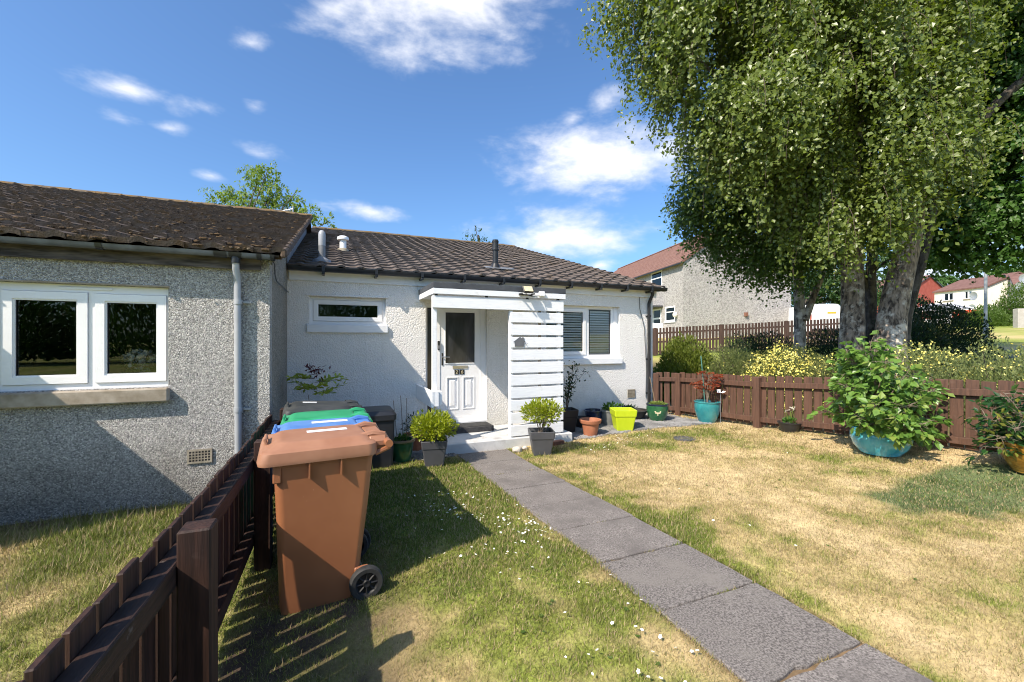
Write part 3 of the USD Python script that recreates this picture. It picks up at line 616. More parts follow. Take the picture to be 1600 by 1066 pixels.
# high narrow window, left of the porch
w1 = window_unit(H2, -.31, .875, 1.87, 2.322, FY + .075, [(-.255, .82, 1.925, 2.275, True)], fw=.062)
obj('window_sill', MB().box(-.345, .905, FY - .045, FY + .07, 1.738, 1.868, .008), K['white_paint'], H2)
obj('plaster_band', MB().box(-.36, .92, FY - .022, FY - .001, 2.327, 2.352, .006), K['white_cast'], H2)
# right window with blinds
w2 = window_unit(H2, 3.84, 5.62, 1.24, 2.328, FY + .085, [(3.92, 4.93, 1.31, 2.27, True), (5.00, 5.56, 1.31, 2.27, False)], fw=.06, vent=False)
obj('window_reveal', MB().add(*xz_wall(sbox(5.622, 1.24, 5.718, 2.328), FY + .07, FY + .2)), K['white_paint'], H2)
obj('window_sill', MB().box(3.78, 5.765, FY - .06, FY + .08, 1.115, 1.238, .010), K['white_paint'], H2)
bl = MB()
for k in range(18):
    z = 1.335 + k * .052
    v, f = cbox(3.97, 5.55, -.0008, .0008, -.020, .020); a = -.62
    v = np.stack([v[:, 0], v[:, 1] * math.cos(a) - v[:, 2] * math.sin(a) + FY + .138, v[:, 1] * math.sin(a) + v[:, 2] * math.cos(a) + z], 1)
    obj('blind_slat', (v, f), K['blind'], w2)
obj('blind_rail', MB().box(3.96, 5.56, FY + .14, FY + .17, 2.265, 2.29), K['blind'], w2)
# air vent
def air_vent(parent, x0, x1, y, z0, z1, nx, nz, m):
    fr = sbox(x0, z0, x1, z1)
    bx, bz = (x1 - x0) / (nx + 1), (z1 - z0) / (nz + 1)
    for i in range(nx):
        for j in range(nz): fr = fr.difference(sbox(x0 + bx * (i + .66), z0 + bz * (j + .66), x0 + bx * (i + 1.34), z0 + bz * (j + 1.34)))
    o = obj('air_vent', MB().add(*xz_wall(fr, y - .012, y + .004)), m, parent)
    obj('vent_back', MB().box(x0, x1, y - .0035, y - .001, z0, z1), K['dark'], o)
air_vent(H2, 5.93, 6.13, FY - .003, .37, .55, 6, 5, K['vent'])
# door
DY = FY + .085
door = part_group('front_door', H2, 'white panelled front door with grey glass and the number 26')
fr = sbox(1.553, .13, 2.705, 2.26).difference(sbox(1.60, .19, 1.755, 2.20)).difference(sbox(1.83, .205, 2.60, 2.20))
obj('door_frame', MB().add(*xz_wall(fr, DY, DY + .07)), K['upvc'], door)
obj('side_panel', MB().box(1.60, 1.755, DY + .03, DY + .034, .19, 2.20), K['side_glass'], door)
leaf = sbox(1.832, .207, 2.598, 2.198).difference(sbox(1.93, 1.19, 2.50, 2.13)).difference(sbox(1.95, .34, 2.18, .94)).difference(sbox(2.26, .34, 2.49, .94))
obj('door_leaf', MB().add(*xz_wall(leaf, DY + .012, DY + .06)), K['upvc'], door)
obj('door_pane', MB().box(1.93, 2.50, DY + .03, DY + .036, 1.19, 2.13), K['frost'], door)
bead = sbox(1.918, 1.178, 2.512, 2.142).difference(sbox(1.935, 1.195, 2.495, 2.125))
obj('glazing_bead', MB().add(*xz_wall(bead, DY + .002, DY + .03)), K['upvc'], door)
for a, b in ((1.95, 2.18), (2.26, 2.49)):
    pm = MB().box(a, b, DY + .034, DY + .05, .34, .94)
    r1 = sbox(a, .34, b, .94).difference(sbox(a + .018, .358, b - .018, .922)); pm.add(*xz_wall(r1, DY + .004, DY + .05))
    pm.add(*loft([rrect(0, 0, 1, 1, .01, 0)[:, [0, 2, 1]] * [(b - a) / 2 - sft, 0, .3 - sft] + [(a + b) / 2, DY + yy_, .64] for sft, yy_ in ((.05, .034), (.075, .010))]))
    obj('raised_panel', pm, K['upvc'], door)
obj('letter_plate', MB().box(2.07, 2.36, DY + .0, DY + .012, 1.085, 1.145, .005), K['chrome'], door)
hd = MB().box(1.86, 1.89, DY - .002, DY + .012, 1.16, 1.38, .004); obj('handle_plate', hd, K['black_metal'], door)
obj('door_handle', MB().tube([(1.875, DY + .01, 1.31), (1.875, DY - .045, 1.31), (1.90, DY - .05, 1.31), (2.00, DY - .05, 1.308)], .009, 8), K['chrome'], door, smooth=40)
for ch, x in (('2', 2.105), ('6', 2.205)):
    obj('number_plate', MB().box(x, x + .085, DY + .003, DY + .012, .985, 1.07), K['black_metal'], door)
    tmh = meshkit.text_mesh(ch, .062, .003); v = np.array(tmh.vertices); v = v - [v[:, 0].mean() * 0 + (v[:, 0].min() + v[:, 0].max()) / 2, 0, 0]
    obj('number', (np.stack([v[:, 0] + x + .0425, DY + .003 - v[:, 2], v[:, 1] + .999], 1), np.array(tmh.faces)[:, ::-1]), K['brass'], door)
obj('key_safe', MB().box(1.785, 1.825, DY - .03, DY, 1.44, 1.60, .006), K['black_metal'], door)
obj('key_safe_dial', MB().box(1.79, 1.82, DY - .034, DY - .03, 1.46, 1.52, .002), K['lead'], door)
obj('threshold', MB().box(1.70, 2.705, FY + .005, DY + .06, .015, .128, .006), K['white_paint'], door)
# porch
porch = part_group('porch', H2, 'flat porch roof on a white post with a screen of white horizontal boards')
PY = 6.42
obj('porch_roof', MB().box(1.445, 3.71, PY + .022, FY - .002, 2.335, 2.46), K['white_paint'], porch)
obj('roof_trim', MB().box(1.428, 3.728, PY, PY + .020, 2.407, 2.495, .003).box(1.428, 1.444, PY + .021, FY - .002, 2.407, 2.495, .003).box(3.712, 3.728, PY + .021, FY - .002, 2.407, 2.495, .003).box(1.445, 3.711, PY + .021, FY - .003, 2.462, 2.480), K['dark_trim'], porch)
obj('roof_fascia', MB().box(1.43, 3.725, PY + .003, PY + .021, 2.318, 2.4055, .003).box(1.43, 1.4445, PY + .022, FY - .002, 2.318, 2.4055, .003).box(3.711, 3.725, PY + .022, FY - .002, 2.318, 2.4055, .003), K['white_paint'], porch)
obj('beam', MB().box(1.425, 3.70, PY + .026, PY + .062, 2.108, 2.292, .004), K['white_paint'], porch)
for x in (1.49, 2.30, 3.02, 3.60): obj('beam_bracket', MB().box(x - .02, x + .02, PY + .04, PY + .07, 2.293, 2.334), K['black_metal'], porch)
obj('post', MB().box(1.432, 1.502, PY + .064, PY + .134, -.13, 2.29, .004), K['white_paint'], porch)
for x in (2.735, 3.635):
    obj('screen_post', MB().box(x - .03, x + .03, PY + .064, PY + .124, -.12, 2.29, .004), K['white_paint'], porch)
obj('screen_post', MB().box(3.25, 3.29, PY + .072, PY + .112, -.12, 2.29, .004), K['sill'], porch)
rng = np.random.default_rng(4)
for k in range(10):
    z = 2.078 - k * .2075
    obj('slat', MB().box(2.712 + rng.uniform(-.004, .004), 3.698 + rng.uniform(-.004, .003), PY + .036, PY + .061, z - .173 + rng.uniform(-.002, .002), z + rng.uniform(-.002, .002), .004), K['white_paint'], porch)
obj('handrail', MB().box(1.385, 1.428, PY - .06, FY - .003, .60, .845, .004), K['white_paint'], porch)
obj('rail_end', MB().box(1.43, 1.505, PY - .055, PY + .06, .615, .84, .004), K['white_paint'], porch)
obj('rail_end', MB().box(1.51, 1.56, PY - .03, PY + .09, .63, .84, .004), K['white_paint'], porch)
# flood light on the porch fascia
fl = obj('flood_light', MB().box(2.87, 3.05, -.02, .02, -.065, .065, .01, M=np.array([[1, 0, 0, 0], [0, .82, .57, PY - .10], [0, -.57, .82, 2.435], [0, 0, 0, 1.0]])), K['black_metal'], porch)
obj('lens', MB().box(2.885, 3.035, -.026, -.021, -.052, .052, .0, M=np.array([[1, 0, 0, 0], [0, .82, .57, PY - .10], [0, -.57, .82, 2.435], [0, 0, 0, 1.0]])), K['lens'], porch)
obj('light_bracket', MB().box(2.84, 2.86, PY - .12, PY - .003, 2.36, 2.38).box(3.06, 3.08, PY - .12, PY - .003, 2.36, 2.38).box(2.84, 3.08, PY - .02, PY - .003, 2.35, 2.37).tube([(2.90, PY - .09, 2.40), (2.93, PY - .16, 2.34), (3.02, PY - .10, 2.33), (3.14, PY - .09, 2.34), (3.22, PY - .02, 2.36)], .007, 5), K['black_metal'], porch)
obj('junction_box', MB().box(3.20, 3.30, PY - .055, PY - .001, 2.345, 2.425, .008), K['upvc'], porch)
# pipes on the roof
def roofz(y): return 2.765 + RS * (y - 7.40) + .035
z = roofz(7.95)
vp = obj('soil_pipe', MB().tube([(-.13, 7.95, z - .1), (-.13, 7.95, z + .24)], .055, 16), K['lead'], H2, smooth=40)
obj('pipe_cap', MB().lathe([(.056, .241), (.058, .42), (.050, .47), (.030, .50), (.001, .51)], 16, (-.13, 7.95, z)), K['pipe_grey'], vp, smooth=40)
obj('pipe_collar', MB().lathe([(.16, -.05), (.14, .0), (.075, .03), (.058, .05)], 16, (-.13, 7.95, z)), K['lead'], vp, smooth=40)
z = roofz(9.78)
mv = obj('roof_vent', MB().lathe([(.07, -.1), (.066, .16), (.066, .22)], 16, (.25, 9.78, z)), K['upvc'], H2, smooth=40)
obj('vent_cap', MB().lathe([(.066, .20), (.115, .205), (.12, .235), (.11, .265), (.07, .285), (.001, .29)], 18, (.25, 9.78, z)), K['upvc'], mv, smooth=40)
obj('vent_base', MB().lathe([(.13, -.06), (.11, .01), (.068, .03)], 16, (.25, 9.78, z)), K['vent'], mv, smooth=40)
z = roofz(8.50)
fu = obj('flue', MB().lathe([(.058, -.1), (.058, .40)], 18, (3.22, 8.5, z)), K['gutter_black'], H2, smooth=40)
obj('flue_collar', MB().lathe([(.15, -.06), (.10, .02), (.075, .09), (.060, .10)], 18, (3.22, 8.5, z)), K['gutter_black'], fu, smooth=40)
obj('flue_terminal', MB().lathe([(.058, .37), (.078, .38), (.078, .40), (.066, .42), (.066, .54), (.072, .545), (.072, .575), (.062, .58), (.062, .60), (.001, .605)], 18, (3.22, 8.5, z)), K['gutter_black'], fu, smooth=30)
obj('slate_patch', MB().add(*(lambda v, f: (np.stack([v[:, 0], v[:, 1], v[:, 2] + RS * (v[:, 1] - 8.45)], 1), f))(*cbox(2.98, 3.60, 8.36, 8.52, roofz(8.45) + .01, roofz(8.45) + .03, .003))), K['lead'], fu)

# things on the porch
dm = thing('door_step', 'black rubber step block in front of the white door', 'step', (0, 0, 0))
obj('step_block', MB().add(*loft([rrect(2.25, 7.32, .42, .22, .03, z) for z in (.016, .10)] + [rrect(2.25, 7.32, .41, .21, .03, .108)])), K['mat'], dm)
obj('step_tread', MB().box(1.87, 2.63, 7.14, 7.50, .109, .114), K['rubber'], dm)
pq = Polygon([(0, 0), (.15, 0), (.15, .075), (.175, .075), (.145, .108), (.145, .15), (.115, .15), (.115, .130), (.085, .16), (-.025, .075), (0, .075)])
pl = thing('house_plaque', 'grey house shaped plaque on the third white porch board', 'plaque')
obj('plaque_body', MB().add(*xz_wall(Polygon([(x * 1.1 + 2.785, z + 1.51) for x, z in pq.exterior.coords]), PY + .024, PY + .034)), K['plaque'], pl)
obj('plaque_hook', MB().tube([(2.965, PY + .028, 1.56), (2.99, PY + .010, 1.545), (3.0, PY + .006, 1.565)], .004, 5), K['plaque'], pl)

# ------------------------------------------------------------------ the pebble dashed bungalow on the left
H1 = thing('grey_bungalow', 'grey pebble dashed bungalow with white window and dark mossy roof', 'house')
LY = 5.45; L_R, L_S = 13.0, .319
wl = sbox(-9.6, -.35, -.622, 2.50).difference(sbox(-2.86, 1.13, -1.536, 2.15))
obj('front_wall', MB().add(*xz_wall(wl, LY, LY + .22)), K['dash'], H1)
ga = Polygon([(LY + .222, -.35), (LY + .222, 2.50), (L_R, 2.50 + L_S * (L_R - LY)), (L_R + 7.5, 2.5), (L_R + 7.5, -.35)])
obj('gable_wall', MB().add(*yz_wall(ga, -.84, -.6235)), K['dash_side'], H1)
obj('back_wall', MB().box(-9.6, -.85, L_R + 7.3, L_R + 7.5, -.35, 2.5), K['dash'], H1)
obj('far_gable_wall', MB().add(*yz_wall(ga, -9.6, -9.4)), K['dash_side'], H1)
obj('inner_floor', MB().box(-9.4, -.85, LY + .23, L_R + 7.3, -.2, .1), K['room'], H1)
obj('room_partition', MB().box(-9.3, -.86, LY + 3.0, LY + 3.1, .1, 2.45).box(-5.0, -4.9, LY + .23, LY + 2.99, .1, 2.45).box(-9.3, -.86, LY + .23, LY + 3.0, 2.46, 2.48), K['room'], H1)
roof1 = part_group('roof', H1)
sl = np.array([[-9.7, 5.40, 2.555], [-.50, 5.40, 2.555], [-.50, L_R, 2.555 + L_S * (L_R - 5.40)], [-9.7, L_R, 2.555 + L_S * (L_R - 5.40)], [-.50, L_R + 8, 2.515], [-9.7, L_R + 8, 2.515]])
obj('roof_deck', (np.vstack([sl, sl - [0, 0, .05]]), np.array([[0, 1, 2, 3], [3, 2, 4, 5], [6, 9, 8, 7], [9, 11, 10, 8], [1, 7, 8, 2], [2, 8, 10, 4], [0, 3, 9, 6], [3, 5, 11, 9], [0, 6, 7, 1]])), K['tile_a'], roof1)
tiled_roof(roof1, K['tile_a'], -9.7, -.46, 5.27, 2.545, L_R, L_S, 300, 33, amp=2.0, roll=.55, g=.30, lip_=.052)
ridge_run(roof1, -9.6, -.46, L_R, 2.575 + L_S * (L_R - 5.27), K['ridge'])
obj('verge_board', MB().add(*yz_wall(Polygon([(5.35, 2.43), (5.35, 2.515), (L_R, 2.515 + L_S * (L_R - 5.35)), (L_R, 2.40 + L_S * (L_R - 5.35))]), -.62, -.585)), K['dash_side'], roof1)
for r in range(24):
    y = 5.28 + r * .33 * .953; z = 2.545 + L_S * (y - 5.27)
    v, f = cbox(-.50, -.435, y - .02, y + .335, -.055, .045, .018); v[:, 2] += z + L_S * (v[:, 1] - y) + np.where(v[:, 1] < y + .1, .014, -.004)
    obj('verge_tile', (v, f), K['tile_a'], roof1)
rng = np.random.default_rng(6)   # moss cushions lodged between the tiles
ms = MB(); ico = trimesh.creation.icosphere(1, 1.0)
for k in range(1500):
    r_ = int(rng.random() ** 1.5 * 24); x = rng.uniform(-8.0, -.5); y = 5.27 + r_ * .30 * .953 + rng.normal(.0, .02); z = 2.545 + L_S * (y - 5.27) + .036
    if meshkit.noise(np.array([x * 1.3, y * 1.6, .5]), 7) < .36: continue
    r = rng.uniform(.008, .022); v = np.array(ico.vertices) * [r * rng.uniform(1, 2.4), r * .9, r * .75] * rng.uniform(.65, 1.3, (42, 1))
    ms.add(v + [x, y, z], ico.faces)
obj('moss', ms, K['moss'], roof1, smooth=True, kind='stuff')
obj('fascia', MB().box(-9.6, -.70, 5.395, 5.435, 2.375, 2.50, .005), K['rotten'], H1)
obj('soffit', MB().box(-9.6, -.52, 5.33, 5.394, 2.525, 2.54), K['rotten'], H1)
g1 = obj('gutter', MB().add(*half_pipe(-9.6, -.57, 5.305, 2.535, .058)), K['gutter_grey'], H1, smooth=35)
for x, w in ((-2.02, .025), (-1.05, .055), (-.92, .055), (-.70, .022), (-3.4, .022), (-.575, .02)):
    obj('gutter_joint', MB().add(*half_pipe(x - w, x + w, 5.305, 2.535, .066)), K['gutter_black'], g1, smooth=35)
obj('outlet', MB().tube([(-.92, 5.305, 2.49), (-.92, 5.305, 2.42)], .044, 12), K['gutter_black'], g1, smooth=40)
d1 = obj('downpipe', MB().tube([(-.92, 5.305, 2.43), (-.92, 5.32, 2.36), (-.92, 5.395, 2.28), (-.92, 5.405, 2.2), (-.91, 5.405, -.2)], .034, 14), K['pipe_grey'], H1, smooth=40)
for z in (2.02, .86, .05): obj('pipe_collar', MB().tube([(-.915, 5.405, z - .025), (-.915, 5.405, z + .025)], .041, 14).box(-.87, -.80, 5.42, 5.448, z - .01, z + .01), K['pipe_grey'], d1, smooth=40)
obj('loose_cable', MB().tube([(-.59, 5.30, 2.50), (-.56, 5.33, 2.44), (-.575, 5.5, 2.36), (-.60, 5.9, 2.33), (-.60, 7.5, 2.36)], .007, 5), K['gutter_black'], H1)
window_unit(H1, -2.86, -1.540, 1.13, 2.148, LY + .05, [(-2.80, -2.185, 1.185, 2.075, True), (-2.135, -1.56, 1.185, 2.07, True)], fw=.075)
obj('window_sill', MB().box(-2.98, -1.52, LY - .075, LY + .045, .985, 1.122, .012), K['sill'], H1)
obj('window_head', MB().box(-2.90, -1.53, LY - .012, LY + .045, 2.152, 2.168, .003), K['sill'], H1)
air_vent(H1, -1.375, -1.155, LY - .003, .315, .46, 7, 4, K['vent'])
obj('inner_sill', MB().box(-2.85, -1.55, LY + .225, LY + .42, 1.09, 1.125), K['white_paint'], H1)

# the grey bungalow's own flat porch, just out of the picture on the left (its shadow falls across the wall and window)
po1 = part_group('porch', H1, 'flat roofed porch with a boarded side')
nX, nY = -3.62, 4.24
obj('porch_roof', MB().box(nX - 2.3, nX, nY, LY - .002, 2.30, 2.44, .004), K['dark_trim'], po1)
for k in range(11): obj('side_board', MB().box(nX - .06, nX - .035, nY + .02, LY - .003, -.1 + k * .217, .115 + k * .217, .003), K['white_paint'], po1)
obj('post', MB().box(nX - .13, nX - .061, nY + .02, nY + .09, -.3, 2.299), K['white_paint'], po1); obj('post', MB().box(nX - 2.2, nX - 2.1, nY + .02, nY + .12, -.3, 2.299), K['white_paint'], po1)

# flowers standing inside the left window
def leaves(P, size, rng, up=.35, asp=.55, D=None, fold=.25, N=None):
    """leaf-shaped faces (two triangles folded along the rib) at the points P"""
    n = len(P); size = np.broadcast_to(size, (n,))
    d = rng.normal(size=(n, 3)) if D is None else D + rng.normal(size=(n, 3)) * .35
    d /= np.linalg.norm(d, axis=1, keepdims=True) + 1e-9
    nrm = rng.normal(size=(n, 3)) * (1 if N is None else .55) + [0, 0, up * 3] + (0 if N is None else N); s = np.cross(d, nrm); s /= np.linalg.norm(s, axis=1, keepdims=True) + 1e-9
    u = np.cross(s, d); L = size[:, None]
    v = np.stack([P, P + d * L * .45 + s * L * asp * .5 + u * L * fold * .3, P + d * L, P + d * L * .45 - s * L * asp * .5 + u * L * fold * .3], 1).reshape(-1, 3)
    b = np.arange(n)[:, None] * 4
    return v, np.vstack([b + [0, 1, 2], b + [0, 2, 3]])
rng = np.random.default_rng(12)
fb_ = thing('flower_bouquet', 'pale flowers in a vase behind the right pane of the grey bungalow window', 'flowers', (-1.87, LY + .33, 1.126))
obj('vase', MB().lathe([(.001, 0), (.05, 0), (.065, .06), (.045, .13), (.05, .15)], 16), K['grey_pot'], fb_, smooth=True)
q = rng.normal(size=(260, 3)); q /= np.linalg.norm(q, axis=1, keepdims=True); q = q * [.12, .09, .09] + [0, 0, .27]
obj('blossom', leaves(q, .05, rng, asp=.9), K['flower_pale'], fb_)
q = rng.normal(size=(90, 3)) * [.07, .05, .05] + [0, 0, .20]
obj('foliage', leaves(q, .07, rng), K['cam_leaf'], fb_)

# ------------------------------------------------------------------ fences
def fence_run(name, label, cat, posts, pale_w, gap, pale_t, pale_side, mats, post_w, rails, pale_top, pale_bottom, post_top, seed, rail_t=.05, rail_h=.09, top_jit=.008, post_off=0.0, skip=()):
    """posts: (x, y) along the run; pale_side +1/-1: side of the rails the boards are nailed to (left of the direction of travel = +1)"""
    rng = np.random.default_rng(seed); t = thing(name, label, cat)
    for a, b in zip(posts[:-1], posts[1:]):
        A, B = np.array(a), np.array(b); L = np.linalg.norm(B - A); u = (B - A) / L; nn = np.array([-u[1], u[0]]); ang = math.degrees(math.atan2(u[1], u[0]))
        za, zb = float(gz(*A)), float(gz(*B))
        for rz in rails:
            v, f = cbox(.002 if post_off else post_w * .5 + .002, L - (.002 if post_off else post_w * .5 + .002), -rail_t / 2, rail_t / 2, -rail_h / 2, rail_h / 2, .005)
            v[:, 2] += za + (zb - za) * v[:, 0] / L + rz
            v = v @ rotz(ang)[:3, :3].T + [A[0], A[1], 0]
            obj('rail', (v, f), mats[1], t)
        n = int(round(L / (pale_w + gap))); st = L / n
        for i in range(n):
            x = (i + .5) * st; w = pale_w * rng.uniform(.94, 1.04)
            zg = za + (zb - za) * x / L
            off = pale_side * (rail_t / 2 + pale_t / 2 + .002)
            v, f = cbox(x - w / 2, x + w / 2, off - pale_t / 2, off + pale_t / 2, zg + pale_bottom + rng.uniform(-.01, .01), zg + pale_top + rng.normal(0, top_jit), .004)
            r = rng.normal(0, .006); zc = v[:, 2].mean(); v[:, 0] += (v[:, 2] - zc) * r
            v = v @ rotz(ang)[:3, :3].T + [A[0], A[1], 0]
            obj('pale', (v, f), mats[0], t)
    for i, p in enumerate(posts):
        if i in skip: continue
        a = np.array(posts[min(i + 1, len(posts) - 1)]) - np.array(posts[max(i - 1, 0)])
        ang = math.degrees(math.atan2(a[1], a[0])); zg = float(gz(*p))
        po = obj('post', MB().box(-post_w / 2, post_w / 2, -post_w / 2 + post_off, post_w / 2 + post_off, zg - .2, zg + post_top, .007, M=rotz(ang, (p[0], p[1], 0))), mats[0], t)
    return t
fence_run('picket_fence', 'dark brown stained picket fence running beside the bins to the grey bungalow', 'fence',
          [(-.60, -1.1), (-.59, .42), (-.575, 2.05), (-.555, 3.70), (-.545, 5.36)], .122, .024, .022, 1, (K['wood'], K['wood_rail']), .112, (.78, .22), .905, .06, .95, 71, rail_t=.07, post_off=-.093)
fence_run('garden_fence', 'red brown boarded fence behind the pots along the right side of the lawn', 'fence',
          [(6.68, 7.55), (7.06, 7.26), (7.24, 5.50), (7.48, 3.72), (7.72, 1.98), (7.9, .3)], .128, .018, .02, 1, (K['wood_r'], K['wood_r']), .12, (.79, .15), .945, .05, .925, 73, rail_t=.05)
fence_run('boundary_fence', 'tall weathered brown slatted fence in front of the two storey house', 'fence',
          [(12.2, 19.2), (15.4, 17.45), (18.5, 16.1), (21.6, 14.8), (24.7, 13.5), (28.0, 12.2)], .115, .055, .025, -1, (K['wood_f'], K['wood_f']), .13, (1.15, .7, .2), 1.42, .05, 1.44, 75)

# ------------------------------------------------------------------ wheelie bins
def wheelie_bin(name, label, m, lidm, loc, rz, sticker=None, lift=0.0, hb=.93):
    """depth along x (front lip at -x, hinge and wheels at +x), width along y, 240 litre proportions"""
    b = thing(name, label, 'wheelie bin', loc, rz)
    sec = [(-.255, .185, .235, .03, .0), (-.262, .192, .238, .035, .03), (-.268, .20, .243, .04, .12), (-.283, .262, .262, .05, .62), (-.295, .288, .282, .05, hb - .07)]
    rings = [rrect((a + c) / 2, 0, (c - a) / 2, w, r, z, 5) for a, c, w, r, z in sec]
    lip = [rrect(-.006, 0, .298, .288, .05, hb - .068, 5), rrect(-.006, 0, .302, .292, .05, hb - .01, 5), rrect(-.006, 0, .290, .280, .05, hb, 5)]
    obj('body', MB().add(*loft(rings + lip)), m, b, smooth=35)
    for s in (-1, 1):
        for x in (-.10, .085):
            obj('rib', MB().box(x - .004, x + .004, min(s * .278, s * .308), max(s * .278, s * .308), hb - .15, hb - .012), m, b)
        obj('corner_gusset', MB().box(-.30, -.255, min(s * .262, s * .29), max(s * .262, s * .29), hb - .16, hb - .02, .006), m, b)
    # lid: skirt, deck and a raised middle, hinged at the back
    tilt = math.radians(-lift); ct, st = math.cos(tilt), math.sin(tilt)
    def up(v):
        v = np.array(v); x, z = v[:, 0] - .30, v[:, 2]
        return np.stack([.30 + x * ct - z * st, v[:, 1], hb - .005 + x * st + z * ct], 1)
    L = [rrect(-.035, 0, .345, .312, .06, -.045, 5), rrect(-.035, 0, .350, .316, .065, -.02, 5), rrect(-.030, 0, .340, .308, .065, .028, 5), rrect(-.030, 0, .326, .295, .065, .040, 5),
         rrect(-.020, 0, .300, .262, .07, .046, 5), rrect(-.010, 0, .270, .232, .07, .070, 5), rrect(-.005, 0, .240, .205, .07, .076, 5)]
    v, f = loft(L); lid = obj('lid', (up(v), f), lidm, b, smooth=30)
    for s in (-1, 1):
        v, f = tube([(.20, s * .16, .05), (.30, s * .17, .072), (.37, s * .175, .055), (.405, s * .18, -.005)], [.020, .026, .026, .02], 8); obj('hinge_arm', (up(v), f), lidm, lid, smooth=40)
    v, f = MB().box(.25, .405, -.24, .24, -.03, .058, .03).get(); obj('hinge_cover', (up(v), f), lidm, lid, smooth=30)
    v, f = MB().tube([(-.335, -.085, .028), (-.345, -.085, .072), (-.345, .085, .072), (-.335, .085, .028)], .011, 8).get(); obj('lid_handle', (up(v), f), lidm, lid, smooth=40)
    if sticker:
        a, c, w = sticker; v, f = MB().box(a, c, .02, .02 + w, 0.0768, .0785).get(); obj('sticker', (up(v), f), K['sticker'], lid)
    obj('grab_bar', MB().tube([(.30, -.27, hb - .05), (.39, -.26, hb - .02), (.40, -.20, hb), (.40, .20, hb), (.39, .26, hb - .02), (.30, .27, hb - .05)], .017, 8), m, b, smooth=40)
    for s in (-1, 1): obj('hinge_pin', MB().tube([(.385, s * .20, hb + .012), (.385, s * .305, hb + .012)], .026, 12), m, b, smooth=40)
    obj('axle', MB().tube([(.24, -.27, .105), (.24, .27, .105)], .011, 8), K['black_metal'], b, smooth=40)
    for s in (-1, 1):
        y = s * .285
        def ring(pr): 
            v, f = lathe(pr, 28); return np.stack([v[:, 0] + .24, v[:, 2] + y, v[:, 1] + .105], 1), f
        w = obj('wheel', ring([(.072, -.026), (.098, -.028), (.106, -.018), (.107, 0), (.106, .018), (.098, .028), (.072, .026), (.072, -.026)]), K['rubber'], b, smooth=35)
        obj('hub', ring([(.001, -.020), (.020, -.026), (.028, -.012), (.060, -.010), (.071, -.022), (.0715, .022), (.060, .010), (.028, .012), (.020, .026), (.001, .020)]), K['hub'], w, smooth=25)
        for k in range(8):
            a = k * PI / 4; d = np.array([math.cos(a), 0, math.sin(a)])
            obj('spoke', MB().tube([np.array([.24, y + s * .016, .105]) + d * .025, np.array([.24, y + s * .016, .105]) + d * .068], .006, 4), K['hub'], w)
        obj('wheel_bracket', MB().box(.17, .262, min(s * .225, s * .255), max(s * .225, s * .255), .06, .20, .008), m, b)
    return b
gb = lambda x, y: float(gz(x, y)) + .004
wheelie_bin('wheelie_bin', 'brown wheelie bin nearest the camera with a faded brown lid', K['brown_bin'], K['brown_lid'], (-.045, 3.24, gb(-.045, 3.24)), 5.0, (-.10, .16, .07), hb=.995)
wheelie_bin('wheelie_bin', 'blue lidded wheelie bin squeezed between the brown and the green bin', K['blue_bin'], K['blue_bin'], (-.06, 3.90, gb(-.06, 3.9)), 3.0, (-.08, .20, .08), hb=.945)
wheelie_bin('wheelie_bin', 'green lidded wheelie bin behind the blue bin', K['green_bin'], K['green_bin'], (-.05, 4.53, gb(-.05, 4.53)), 2.0)
wheelie_bin('wheelie_bin', 'dark grey wheelie bin farthest back with its lid slightly raised', K['black_bin'], K['black_bin'], (-.08, 5.17, gb(-.08, 5.17)), 4.0, (-.20, -.06, .07), lift=4.0)
st_ = thing('storage_box', 'black plastic lidded storage box behind the brown bin by the white wall', 'storage box', (.58, 6.28, float(gz(.58, 6.28))))
obj('box_body', MB().add(*loft([rrect(0, 0, .21, .25, .03, 0), rrect(0, 0, .235, .27, .03, .66)])), K['store'], st_, smooth=30)
obj('box_lid', MB().add(*loft([rrect(0, 0, .255, .29, .05, .65), rrect(0, 0, .258, .292, .05, .72), rrect(0, 0, .225, .26, .06, .775), rrect(0, 0, .20, .235, .06, .78)])), K['store'], st_, smooth=30)

# ------------------------------------------------------------------ pots
def square_planter(name, label, m, loc, rz, h, top, bot, soil=True):
    t = thing(name, label, 'planter', loc, rz); a, b = top / 2, bot / 2; ch = h * .30
    R = [rrect(0, 0, b, b, .02, 0), rrect(0, 0, b + (a - b) * .62, b + (a - b) * .62, .02, h - ch - .012), rrect(0, 0, a - .016, a - .016, .02, h - ch - .002), rrect(0, 0, a - .012, a - .012, .02, h - ch),
         rrect(0, 0, a, a, .022, h - .008), rrect(0, 0, a - .006, a - .006, .022, h), rrect(0, 0, a - .022, a - .022, .02, h - .004), rrect(0, 0, a - .03, a - .03, .02, h - .07)]
    obj('pot', MB().add(*loft(R, caps=False)), m, t, smooth=30)
    if soil: obj('soil', MB().add(*loft([rrect(0, 0, a - .031, a - .031, .02, h - .075), rrect(0, 0, a - .06, a - .06, .02, h - .055)])), K['soil'], t)
    obj('drain_hole', MB().box(-.022, .022, -b - .006, -b + .004, .035, .055, .004), K['dark'], t)
    return t
def round_pot(name, label, m, loc, prof, soil=None, cat='pot', seg=36, rim=None, group=None):
    t = thing(name, label, cat, loc, group=group)
    obj('pot', MB().lathe(prof, seg), m, t, smooth=40)
    if rim: obj('rim', MB().lathe(rim, seg), K['blue_glaze'] if m is K['green_glaze'] else m, t, smooth=40)
    if soil: r, z = soil; obj('soil', MB().lathe([(r, z - .012), (r * .6, z + .004), (.001, z + .012)], 20), K['soil'], t)
    return t
def G0(x, y, dz=.006): return (x, y, float(gz(x, y)) + dz)
